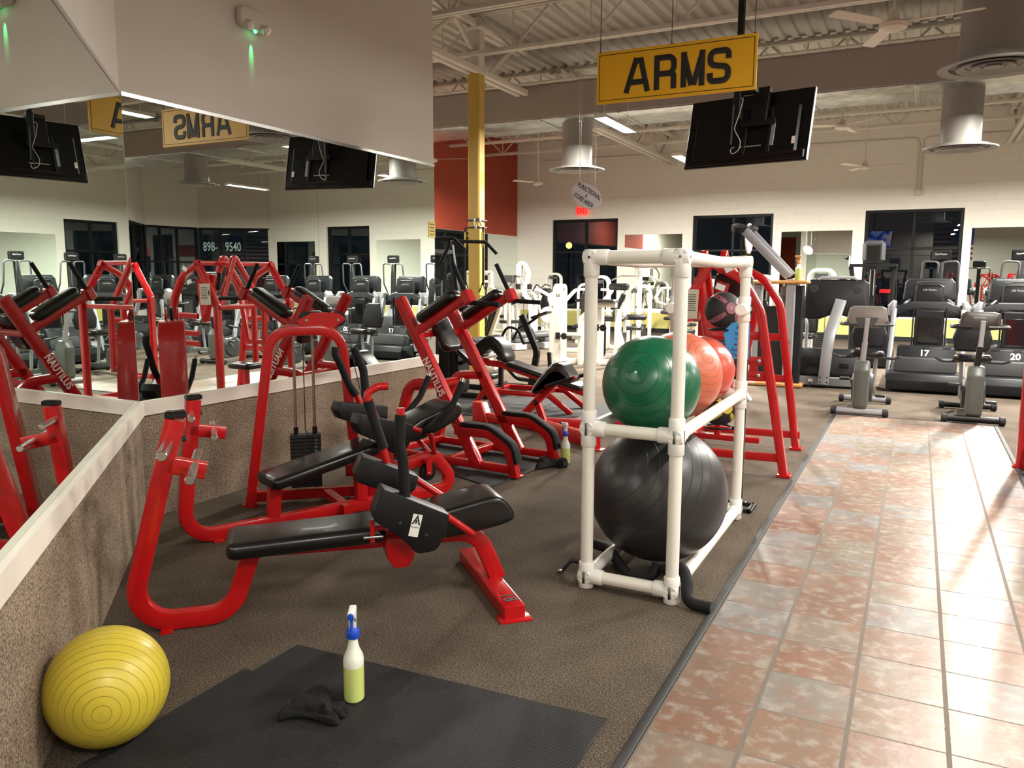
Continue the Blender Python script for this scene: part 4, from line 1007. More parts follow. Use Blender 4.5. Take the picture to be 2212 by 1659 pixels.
ws = thing('wrist_strap', 'small dark strap with a buckle on the carpet by a foot of the pipe rack', 'strap', (-1.46, 3.60, 0))
build('webbing', MB().sweep([(-0.06, -0.02, 0.015), (-0.02, 0.0, 0.07), (0.04, 0.03, 0.05), (0.06, 0.06, 0.008)], 0.045, 0.012, (-0.4, 1, 0), r=0.03), 'cloth', ws)
build('buckle', MB().box((-0.075, -0.02, 0.008), (0.03, 0.03, 0.008)), 'chrome', ws)

# medicine ball stand
ms = thing('medicine_ball_stand', 'black upright medicine ball stand behind the pipe rack', 'ball stand', (-0.955, 5.20, 0))
build('pole', MB().box((0, 0.0, 0.57), (0.032, 0.032, 1.13)), 'black', ms)
build('foot', MB().box((-0.12, -0.12, 0.012), (0.42, 0.03, 0.024)).box((-0.12, 0.04, 0.012), (0.42, 0.03, 0.024)).box((0.085, -0.04, 0.012), (0.03, 0.19, 0.024)).box((-0.31, -0.04, 0.012), (0.03, 0.19, 0.024)), 'black', ms)
for x, y in ((0.03, -0.12), (0.03, 0.04)): build('bolt', MB().lathe([(0.011, 0), (0.009, 0.006)], (x, y, 0.024), (0, 0, 1), 10), 'chrome', ms)
for z in (1.16, 0.85, 0.52):
    cr = build('ring_cradle', MB().sweep([(-0.155 + 0.085 * math.cos(2 * PI * k / 24), 0.085 * math.sin(2 * PI * k / 24), z) for k in range(24)], 0.014, round_=True, sides=8, closed=True), 'black', ms)
    build('cradle_arm', MB().rod((-0.07, 0, z), (0, 0, z), 0.02), 'black', cr)
def medball(z, r_, label, stripe, face=None):
    t = thing('medicine_ball', label, 'medicine ball', (-1.11, 5.20, z), 0, 'medicine balls')
    build('ball', MB().ball((0, 0, 0), r_, 36, 24), 'rubber', t, sharp=180)
    for k in range(4):
        mb = MB(); mb.v = []; a0 = R(45 + 90 * k); vs = []
        for i in range(13):
            el = R(-78 + 12 * i); wd = R(9) * (0.55 + 0.9 * abs(math.sin(el)))
            for s in (-1, 1):
                a = a0 + s * wd
                d = V((math.cos(el) * math.cos(a), -math.sin(el), math.cos(el) * math.sin(a)))
                d.rotate(Matrix.Rotation(R(38), 3, 'Z')); d.rotate(Matrix.Rotation(R(-10), 3, 'X')); vs.append(d * (r_ + 0.0012))
        mb.add(vs, [(2 * i, 2 * i + 1, 2 * i + 3, 2 * i + 2) for i in range(12)]); build('stripe', mb, stripe, t, sharp=180)
    d = V((0, -1, 0)); d.rotate(Matrix.Rotation(R(38), 3, 'Z')); d.rotate(Matrix.Rotation(R(-10), 3, 'X'))
    hub = build('hub', MB().lathe([(0.038, -0.003), (0.036, 0.0015), (0.001, 0.0035)], d * r_ * 0.985, d, 20), stripe, t)
    if face:
        rt = d.cross(V((0, 0, 1))).normalized() * 1.0; text('weight_number', face, 0.045, 'plates', hub, d * (r_ * 0.985 + 0.0042), rt, rt.cross(d), ext=0.0005)
    return t
medball(1.285, 0.117, 'black medicine ball with mauve bands and a 4, topmost on the black stand', 'pink', '4')
medball(0.965, 0.112, 'black medicine ball with dusky bands, middle one on the black stand', 'pink')
medball(0.645, 0.115, 'black medicine ball with yellow bands, lowest on the black stand', 'yel')
bt = thing('care_tag', 'bright blue five sided card tag with handwriting hung on the medicine ball stand', 'tag', (-1.005, 5.13, 1.09))
build('card', MB().prism([(-0.085, 0.06), (-0.03, 0.12), (0.08, 0.12), (0.08, -0.11), (-0.045, -0.11)], 0.003, (0, 0, 0), (1, 0, 0), (0, 0, 1)), 'bluetag', bt)
for k, s_ in enumerate(['Put', 'body', 'rack', 'when', 'finished', 'Thanks']): text('handwriting', s_, 0.032, 'btext', bt, (0.02, -0.002, 0.088 - k * 0.035), (1, 0, 0), (0, 0, 1), ext=0.0004)

# red twin arch machine behind the rack
K = thing('arch_machine', 'tall red twin arch machine with splayed legs behind the white pipe rack', 'exercise machine', (-1.25, 6.67, 0))
def kp(x, y, z): return (x + 1.25, y - 6.67, z)
F1, F2 = 6.15, 7.20
sw([kp(-0.81, F1, 0.0), kp(-1.035, F1, 1.24), kp(-1.17, F1, 1.475), kp(-1.45, F1, 1.62)], 'red', K, 'front_arch', w=0.066, h=0.062, r=0.22, seg=8)
sw([kp(-1.40, F1, 1.64), kp(-1.675, F1, 1.16), kp(-1.675, F1, 0.0)], 'red', K, 'front_arch', w=0.066, h=0.062, r=0.05)
sw([kp(-0.86, F2, 0.0), kp(-1.05, F2, 1.26), kp(-1.20, F2, 1.48), kp(-1.48, F2, 1.62)], 'red', K, 'rear_arch', w=0.066, h=0.062, r=0.22, seg=8)
sw([kp(-1.42, F2, 1.64), kp(-1.72, F2, 1.2), kp(-1.72, F2, 0.0)], 'red', K, 'rear_arch', w=0.066, h=0.062, r=0.05)
for yy, zs in ((F1, (0.14, 0.76, 0.87, 1.06)), (F2, (0.13, 0.62, 0.98))):
    for z in zs:
        xr = -0.81 - 0.185 * z; build('cross_bar', MB().sweep([kp(xr, yy, z), kp(-1.675 if z < 0.5 else -1.38, yy, z - 0.01)], 0.03, 0.062, (0, 1, 0)), 'red', K)
for z in (0.76, 0.87): build('bolt', MB().lathe([(0.016, 0), (0.016, 0.006), (0.006, 0.01)], kp(-1.03, F1 - 0.016, z), (0, -1, 0), 12), 'chrome', K)
build('gusset_plate', MB().prism([(0, -0.02), (0.06, -0.02), (0.06, 0.15), (0, 0.15)], 0.02, kp(-1.10, F1, 0.75), (1, 0, 0), (0, 0, 1)), 'red', K)
for yy, x in ((F1, -0.81), (F2, -0.86), (F1, -1.675), (F2, -1.72)): build('foot_pad', MB().box(kp(x, yy, 0.012), (0.10, 0.10, 0.024)), 'red', K)
for x, z in ((-1.43, 1.62), (-1.68, 0.14), (-1.69, 1.15)): build('side_rail', MB().sweep([kp(x, F1, z), kp(x, F2, z)], 0.05, 0.055, (0, 0, 1)), 'red', K)
for x in (-1.40, -1.56):
    sw([kp(x, 6.30, 1.15), kp(x, 6.52, 1.70), kp(x, 6.95, 1.10), kp(x, 6.95, 0.42)], 'red', K, 'lever_frame', w=0.05, h=0.06, n=(1, 0, 0), r=0.02)
sw([kp(-1.56, 6.95, 0.72), kp(-1.30, 6.95, 0.72), kp(-1.20, 6.95, 1.25), kp(-1.38, 6.6, 1.60)], 'red', K, 'lever_arm', w=0.05, h=0.055, n=(0, 1, 0), r=0.03)
sw([kp(-1.42, 6.22, 0.98), kp(-1.33, 6.24, 1.45)], 'red', K, 'lever_arm', w=0.05, h=0.07); sw([kp(-1.42, 6.22, 1.0), kp(-1.53, 6.24, 1.5)], 'red', K, 'lever_arm', w=0.05, h=0.07)
for x, z, a in ((-1.33, 1.42, 20), (-1.27, 1.56, -28)): build('white_label', MB().box(kp(x, 6.10, z), (0.07, 0.002, 0.045), Matrix.Rotation(R(a), 3, 'Y'), ch=0.0004), 'wtext', K)
build('seat_pad', MB().prism(rrect(0.34, 0.30, 0.05), 0.07, kp(-1.45, 6.75, 0.46), (1, 0, 0), (0, 1, 0), r=0.03, seg=4), 'vinyl', K, sharp=60)
build('back_pad', MB().prism(rrect(0.30, 0.22, 0.05), 0.07, kp(-1.30, 6.42, 1.42), (1, 0, 0), (0, 0.2, 1), r=0.03, seg=4), 'vinyl', K, sharp=60)
build('seat_post', MB().sweep([kp(-1.45, 6.75, 0.43), kp(-1.45, 6.75, 0.14)], 0.05), 'red', K)
build('seat_rail', MB().sweep([kp(-1.68, 6.75, 0.14), kp(-1.1, 6.75, 0.14)], 0.05, 0.05, (0, 0, 1)), 'red', K)
pp = thing('instruction_sheet', 'crinkled laminated instruction sheet hung on the red arch machine', 'sheet', (-1.57, 6.09, 1.29))
build('sheet', MB().box((0, 0, 0), (0.155, 0.003, 0.225), Matrix.Rotation(R(2), 3, 'Y'), ch=0.0006), 'paper', pp)
mb = MB()
for k in range(8): mb.box((0.012, -0.002, 0.07 - k * 0.017), (0.10 - 0.02 * (k % 3 == 2), 0.0008, 0.006), ch=0.0002)
build('print_lines', mb, 'mgrey', pp)
build('sketch', MB().prism(oval(0.022, 0.06, 12), 0.0008, (-0.058, -0.002, 0.015), (1, 0, 0), (0, 0, 1)), 'mgrey', pp)

# red decline bench
D = thing('decline_bench', 'red decline sit-up bench with black humped pad and foot rollers', 'exercise bench', (-3.9, 8.1, 0.010))
def dx(pts): return [(x + 3.9, 0, z - 0.01) for x, z in pts]
sw(dx([(-4.72, 0.80), (-4.56, 0.58), (-4.42, 0.49), (-4.24, 0.48), (-3.19, 0.215)]), 'red', D, 'main_rail', w=0.06, h=0.07, r=0.12)
build('hump_pad', MB().prism(soft([(a + 3.9, b) for a, b in [(-4.60, 0.585), (-4.57, 0.67), (-4.46, 0.785), (-4.32, 0.815), (-4.21, 0.745), (-4.09, 0.545), (-4.17, 0.485), (-4.28, 0.62), (-4.36, 0.655), (-4.47, 0.56)]]), 0.27, (0, 0, 0), (1, 0, 0), (0, 0, 1), r=0.042, seg=5), 'vinyl', D, sharp=80)
cushion('back_pad', D, -4.13 + 3.9, 0.525, -3.20 + 3.9, 0.295, 0.28, 0.06)
for yy in (-0.2, 0.2): build('foot_roller', MB().lathe([(0.045, -0.14), (0.055, -0.13), (0.055, 0.13), (0.045, 0.14)], (-0.79, yy, 0.70), (0, 1, 0), 20), 'foam', D)
build('roller_axle', MB().rod((-0.79, -0.38, 0.70), (-0.79, 0.38, 0.70), 0.022), 'chrome', D)
build('chrome_tube', MB().rod((-0.52, -0.16, 0.555), (-0.52, 0.16, 0.555), 0.05), 'chrome', D)
for yy in (-0.22, 0.22): sw([(-0.58, yy, 0.0), (-0.45, yy, 0.185), (0.36, yy, 0.185), (0.63, yy, 0.0)], 'red', D, 'base_arch', w=0.05, h=0.055, r=0.08)
for x, z in ((-0.35, 0.46), (0.24, 0.32)):
    build('support_post', MB().sweep([(x, 0, 0.185), (x, 0, z)], 0.05), 'black', D); build('cross_bar', MB().sweep([(x, -0.22, 0.185), (x, 0.22, 0.185)], 0.05, 0.05, (0, 0, 1)), 'red', D)
# red hip extension stand
H = thing('hip_extension_stand', 'low red hip extension stand with a black humped pad and two grips', 'exercise bench', (-3.1, 6.9, 0))
sw([(-0.33, 0, 0.08), (0.13, 0, 0.56)], 'red', H, 'tilted_post', w=0.06, h=0.07); sw([(-0.12, 0, 0.28), (-0.03, 0, 0.06)], 'red', H, 'brace', w=0.06, h=0.06)
build('pivot_bolt', MB().rod((-0.13, -0.05, 0.29), (-0.13, 0.05, 0.29), 0.04), 'iron', H)
build('humped_pad', MB().prism(soft([(-0.145, 0.385), (-0.12, 0.46), (0.0, 0.61), (0.085, 0.69), (0.17, 0.69), (0.235, 0.61), (0.295, 0.525), (0.235, 0.49), (0.16, 0.565), (0.105, 0.575), (0.03, 0.48), (-0.07, 0.37)]), 0.27, (0, 0, 0), (1, 0, 0), (0, 0, 1), r=0.042, seg=5), 'vinyl', H, sharp=80)
for yy in (-0.19, 0.16):
    g = pipe([(0.06, yy, 0.475), (0.33, yy, 0.57)], 0.036, 'foam', H, 'grip'); build('grip_tip', MB().rod((0.33, yy, 0.57), (0.355, yy, 0.579), 0.028), 'red', g)
build('grip_crossbar', MB().rod((0.06, -0.2, 0.475), (0.06, 0.17, 0.475), 0.03), 'red', H)
build('base_beam', MB().sweep([(-0.10, -0.02, 0.065), (0.70, -0.52, 0.065)], 0.07, 0.125, (0.5, 0.85, 0)), 'red', H)
build('base_beam', MB().sweep([(-0.10, 0.02, 0.065), (0.66, 0.30, 0.065)], 0.07, 0.125, (-0.35, 0.94, 0)), 'red', H)
build('base_beam', MB().sweep([(-0.05, 0.0, 0.05), (-0.85, 0.22, 0.05)], 0.08, 0.09, (0.3, 0.95, 0)), 'red', H)
build('rear_block', MB().prism([(-0.09, 0), (0.13, 0), (0.03, 0.20), (-0.09, 0.20)], 0.10, (-0.86, 0.22, 0), (1, -0.27, 0), (0, 0, 1), r=0.005), 'red', H)
build('foot_plate', MB().box((0.70, -0.52, 0.004), (0.12, 0.12, 0.008)), 'red', H)
slab('floor_mat', 'grey black mat square under the near end of the decline bench', 'floor mat', [(-3.74, 7.55), (-2.95, 7.55), (-2.85, 8.75), (-3.74, 8.75)], 0.010, 0, 'mats at the decline bench')
slab('floor_mat', 'grey black mat square under the roller end of the decline bench', 'floor mat', [(-4.95, 7.32), (-3.76, 7.32), (-3.76, 8.75), (-4.95, 8.75)], 0.010, 0, 'mats at the decline bench')

# black assisted chin-up tower
T = thing('chin_up_tower', 'tall black chin-up tower with a top handle bar just past the mirror end', 'exercise machine', (-5.3, 8.75, 0))
build('weight_shroud', MB().box((-0.03, 0.0, 0.50), (0.40, 0.34, 1.0), ch=0.03), 'black', T)
build('shroud_ribs', MB().box((-0.10, -0.172, 0.5), (0.02, 0.01, 0.9)).box((0.06, -0.172, 0.5), (0.02, 0.01, 0.9)), 'iron', T)
for yy in (-0.30, 0.30): sw([(-0.12, yy, 0.0), (-0.10, yy, 1.25), (-0.20, yy, 1.90)], 'black', T, 'upright', w=0.06, h=0.07, r=0.1)
pipe([(0.10, -0.42, 1.66), (0.26, -0.42, 1.93), (-0.22, -0.42, 1.95), (-0.22, 0.42, 1.95), (0.26, 0.42, 1.93), (0.42, 0.42, 1.78)], 0.045, 'foam', T, 'chin_bar', r=0.05)
pipe([(-0.2, -0.42, 1.95), (0.28, -0.42, 1.94), (0.44, -0.42, 1.80)], 0.045, 'foam', T, 'chin_bar', r=0.05)
build('cross_member', MB().box((-0.10, 0, 1.2), (0.07, 0.6, 0.07)).box((-0.18, 0, 1.80), (0.06, 0.6, 0.06)), 'black', T)
for z, L in ((0.98, 0.42), (1.10, 0.46)): build('arm_roller', MB().lathe([(0.028, 0), (0.036, 0.01), (0.036, L - 0.01), (0.028, L)], (-0.05, -0.3, z), (1, 0.05, 0), 18), 'foam', T)
build('counterweight', MB().lathe([(0.05, -0.09), (0.10, -0.06), (0.10, 0.06), (0.05, 0.09)], (0.13, -0.28, 0.82), (0, 1, 0), 20), 'iron', T)
for yy in (-0.36, 0.36): build('base_beam', MB().sweep([(-0.35, yy, 0.035), (0.75, yy, 0.035)], 0.06, 0.07, (0, 1, 0)), 'black', T)
build('base_cross', MB().box((0.72, 0, 0.035), (0.06, 0.72, 0.07)).box((-0.3, 0, 0.035), (0.06, 0.72, 0.07)), 'black', T)
build('knee_pad', MB().prism(rrect(0.42, 0.32, 0.06), 0.07, (0.52, -0.12, 0.275), (1, 0, -0.06), (0, 1, 0), r=0.03, seg=4), 'vinyl', T, sharp=60)
build('pad_post', MB().box((0.52, -0.12, 0.14), (0.07, 0.07, 0.24)), 'black', T)
build('step_pad', MB().prism(rrect(0.30, 0.26, 0.05), 0.06, (0.35, -0.2, 0.50), (0.8, 0, -0.6), (0, 1, 0), r=0.025, seg=4), 'vinyl', T, sharp=60)
build('pad_arm', MB().sweep([(0.35, -0.2, 0.47), (0.2, -0.1, 0.40), (0.0, 0, 0.4)], 0.05), 'black', T)
# black curved ab glider
G = thing('ab_glider', 'black curved ab glider with looped handles and a small tilted monitor', 'exercise machine', (-4.5, 9.52, 0))
pipe([(-0.42, -0.2, 0.62), (-0.30, -0.2, 0.84), (-0.14, -0.2, 0.80), (-0.06, -0.2, 0.62)], 0.035, 'foam', G, 'loop_handle', r=0.1)
pipe([(-0.42, 0.2, 0.62), (-0.30, 0.2, 0.84), (-0.14, 0.2, 0.80), (-0.06, 0.2, 0.62)], 0.035, 'foam', G, 'loop_handle', r=0.1)
sw([(-0.18, 0, 0.98), (0.05, 0, 0.50), (-0.04, 0, 0.03)], 'black', G, 'mast', w=0.07, h=0.08, r=0.2)
build('handle_bar', MB().rod((-0.05, -0.22, 0.62), (-0.05, 0.22, 0.62), 0.03), 'black', G)
pipe([(-0.55, 0, 0.40), (-0.25, 0, 0.12), (0.10, 0, 0.10), (0.24, 0, 0.24), (0.22, 0, 0.50)], 0.055, 'black', G, 'curved_track', r=0.16)
mo = build('monitor', MB().prism(rrect(0.26, 0.16, 0.02), 0.03, (0.10, 0, 0.99), (0.85, 0, 0.3), (0, 1, 0), r=0.006), 'dbrown', G)
build('monitor_arm', MB().rod((-0.1, 0, 0.86), (0.06, 0, 0.97), 0.04), 'black', mo)
build('base_bar', MB().box((-0.06, 0, 0.025), (0.06, 0.6, 0.05)).box((-0.55, 0, 0.025), (0.06, 0.5, 0.05)).box((-0.3, 0, 0.03), (0.5, 0.06, 0.05)), 'black', G)
for z in (0.2, 0.3, 0.4): build('pin_hole', MB().lathe([(0.010, 0), (0.009, 0.003)], (-0.01 + z * 0.1, -0.036, z), (0, -1, 0), 10), 'chrome', G)
# aerobic step
st = thing('aerobic_step', 'dark grey aerobic step on pale grey risers near the far machines', 'aerobic step', (-7.05, 14.75, 0), R(58))
build('platform', MB().prism(rrect(1.0, 0.40, 0.06), 0.10, (0, 0, 0.30), (1, 0, 0), (0, 1, 0), r=0.03, seg=3), 'stone', st)
for s in (-1, 1):
    b = build('riser', MB().box((s * 0.36, 0, 0.205), (0.26, 0.38, 0.10), ch=0.02), 'stone', st); build('base_block', MB().box((s * 0.36, 0, 0.075), (0.30, 0.42, 0.15), ch=0.02), 'stepgrey', b)
# ================================================================== CARDIO ROWS (fronts towards the benches, local +y is the user's side)
def sl(prof, w, name, m, parent, x=0.0, r=0.012, sharp=40):
    """shape from a side profile [(y, z)] extruded across x"""
    return build(name, MB().prism(prof, w, (x, 0, 0), (0, 1, 0), (0, 0, 1), r=r, seg=2), m, parent, sharp=sharp)
def treadmill(x, y, label, num, group='treadmills in the far row'):
    t = thing('treadmill', label, 'treadmill', (x, y, 0), 0, group)
    sl(rnd2([(0.0, 0.03), (0.0, 0.16), (0.06, 0.25), (0.42, 0.26), (0.42, 0.03)], 0.03), 0.90, 'front_hood', 'dgrey', t, r=0.03)
    sl(rnd2([(0.20, 0.25), (0.24, 0.44), (0.34, 0.45), (0.62, 0.26)], 0.02), 0.74, 'motor_cover', 'mgrey', t, r=0.03)
    sl(rnd2([(0.30, 0.42), (0.36, 0.58), (0.44, 0.60), (0.80, 0.30), (0.42, 0.30)], 0.02), 0.70, 'motor_lid', 'dgrey', t, r=0.025)
    if num: text('number', num, 0.115, 'wtext', t, (-0.02, 0.318, 0.50), (1, 0, 0), (0, 0.35, 0.94), ext=0.001, bold=0.003)
    for k in (-0.24, 0.0, 0.24): build('vent_slot', MB().box((k, 0.362, 0.575), (0.10, 0.01, 0.008)).box((k, 0.356, 0.56), (0.10, 0.01, 0.008)), 'screen', t)
    build('deck', MB().box((0, 1.35, 0.14), (0.84, 1.5, 0.12), ch=0.02), 'dgrey', t)
    build('running_belt', MB().box((0, 1.35, 0.204), (0.52, 1.46, 0.012)), 'rubber', t)
    for s in (-1, 1):
        sw([(s * 0.445, 0.42, 0.14), (s * 0.415, 0.72, 1.06)], 'silver', t, 'upright', w=0.06, h=0.09, n=(1, 0, 0))
        e = build('arch_end_cap', MB().prism(rnd2([(-0.03, -0.09), (0.05, -0.09), (0.065, 0.05), (0.0, 0.13), (-0.05, 0.11)], 0.02), 0.16, (s * 0.44, 0.76, 1.06), (s, 0, 0), (0, 0, 1), r=0.02), 'silver', t)
        sw([(s * 0.42, 0.76, 1.10), (s * 0.40, 1.22, 1.06)], 'dgrey', t, 'side_rail', w=0.06, h=0.07, n=(1, 0, 0))
        pipe([(s * 0.30, 0.80, 1.14), (s * 0.22, 0.98, 1.20), (s * 0.10, 1.0, 1.21)], 0.03, 'silver', t, 'sensor_grip', r=0.05)
    build('arch', MB().prism(rnd2([(-0.45, 1.10), (-0.30, 1.135), (-0.22, 1.175), (0.22, 1.175), (0.30, 1.135), (0.45, 1.10), (0.43, 0.94), (0.37, 0.95), (0.27, 1.02), (0.12, 1.055), (-0.12, 1.055), (-0.27, 1.02), (-0.37, 0.95), (-0.43, 0.94)], 0.03), 0.16, (0, 0.72, 0), (1, 0, 0), (0, 0.1, 1), r=0.025), 'dgrey', t)
    build('console', MB().prism(rnd2([(-0.33, 1.20), (-0.31, 1.44), (-0.26, 1.50), (0.26, 1.50), (0.31, 1.44), (0.33, 1.20), (0.2, 1.15), (-0.2, 1.15)], 0.03), 0.10, (0, 0.80, 0), (1, 0, 0), (0, 0.16, 1), r=0.03), 'dgrey', t)
    cb = build('console_back', MB().prism(rnd2([(-0.19, 1.14), (-0.17, 1.38), (-0.12, 1.41), (0.12, 1.41), (0.17, 1.38), (0.19, 1.14)], 0.02), 0.06, (0, 0.715, 0), (1, 0, 0), (0, 0.10, 1), r=0.02), 'black', t)
    build('console_rim', MB().sweep([(-0.17, 0.80, 1.425), (-0.06, 0.80, 1.44), (0.06, 0.80, 1.44), (0.17, 0.80, 1.425)], 0.03, 0.018, (0, 1, 0)), 'mgrey', t)
    text('maker_script', 'Life Fitness', 0.038, 'plates', cb, (0.0, 0.815, 1.33), (1, 0, 0), (0, 0.1, 1), ext=0.001, xs=0.95)
    build('screen_face', MB().box((0, 1.06, 1.33), (0.5, 0.01, 0.26), Matrix.Rotation(R(-9), 3, 'X')), 'screen', t)
    build('lower_panel', MB().box((0.02, 0.74, 0.80), (0.36, 0.03, 0.50), ch=0.01), 'black', t)
    build('panel_window', MB().box((0.02, 0.722, 0.78), (0.27, 0.008, 0.36), ch=0.002), 'screen', t)
    for s in (-1, 1): build('panel_bar', MB().box((0.02 + s * 0.20, 0.73, 0.78), (0.02, 0.03, 0.62)), 'dgrey', t)
    return t
t17 = treadmill(0.15, 11.50, 'charcoal treadmill with a white 17 on its motor lid', '17')
treadmill(1.18, 11.50, 'charcoal treadmill with a white 20 on its motor lid', '20')
for k in range(5):
    treadmill(2.35 + k * 1.12, 11.50, 'charcoal treadmill further along the row, seen only as a mirror reflection', '')
# older treadmill with the wide console
t = thing('treadmill', 'grey treadmill with one silver column and a wide black console back', 'treadmill', (-1.02, 11.48, 0), R(3))
build('base_plate', MB().box((0, 0.12, 0.085), (0.86, 0.22, 0.13), ch=0.015), 'grey', t)
sl(rnd2([(0.03, 0.14), (0.10, 0.40), (0.24, 0.52), (0.55, 0.50), (0.72, 0.20), (0.72, 0.14)], 0.05), 0.84, 'motor_hood', 'dgrey', t, r=0.05)
for s in (-1, 1):
    for k in range(3): build('vent_slot', MB().box((s * 0.2 + 0.0, 0.062 + k * 0.006, 0.285 + k * 0.022), (0.12, 0.02, 0.008)), 'screen', t)
build('deck', MB().box((0, 1.3, 0.13), (0.84, 1.5, 0.12), ch=0.02), 'grey', t); build('running_belt', MB().box((0, 1.3, 0.195), (0.5, 1.45, 0.01)), 'rubber', t)
sw([(-0.05, -0.01, 0.05), (-0.01, 0.04, 0.70), (0.11, 0.28, 1.18)], 'silver', t, 'column', w=0.14, h=0.07, n=(1, 0, 0), r=0.8)
for sx in (-0.045, 0.045):
    for z in (0.08, 0.15): build('bolt', MB().lathe([(0.012, 0), (0.010, 0.006)], (-0.045 + sx, -0.05, z), (0, -1, 0), 10), 'iron', t)
build('console', MB().prism(rnd2([(-0.42, 0.90), (-0.40, 1.42), (-0.35, 1.47), (0.35, 1.47), (0.42, 1.42), (0.42, 0.93), (0.25, 0.93), (0.0, 1.00), (-0.2, 0.92)], 0.03), 0.12, (0.04, 0.36, 0), (1, 0, 0), (0, 0.12, 1), r=0.03), 'black', t)
build('top_grip', MB().sweep([(-0.20, 0.50, 1.465), (-0.15, 0.50, 1.49), (0.25, 0.50, 1.49), (0.30, 0.50, 1.465)], 0.06, 0.04, (0, 1, 0)), 'silver', t)
for sx in (-0.27, 0.29): build('speaker_disc', MB().lathe([(0.055, 0), (0.05, 0.006), (0.001, 0.007)], (sx + 0.02, 0.455, 1.33), (0, -1, 0), 20), 'rubber', t)
for s in (-1, 1): pipe([(s * 0.34 + 0.02, 0.45, 0.40), (s * 0.34 + 0.02, 0.42, 0.85), (s * 0.38 + 0.02, 0.45, 1.0), (s * 0.38, 1.2, 1.0)], 0.045, 'silver', t, 'hand_rail', r=0.1)
build('power_inlet', MB().box((-0.21, 0.005, 0.095), (0.06, 0.012, 0.04)), 'wtext', t); build('power_cord', MB().sweep([(-0.21, -0.01, 0.08), (-0.23, -0.05, 0.01), (-0.30, -0.05, 0.008)], 0.010, round_=True, r=0.02, sides=6), 'cable', t)

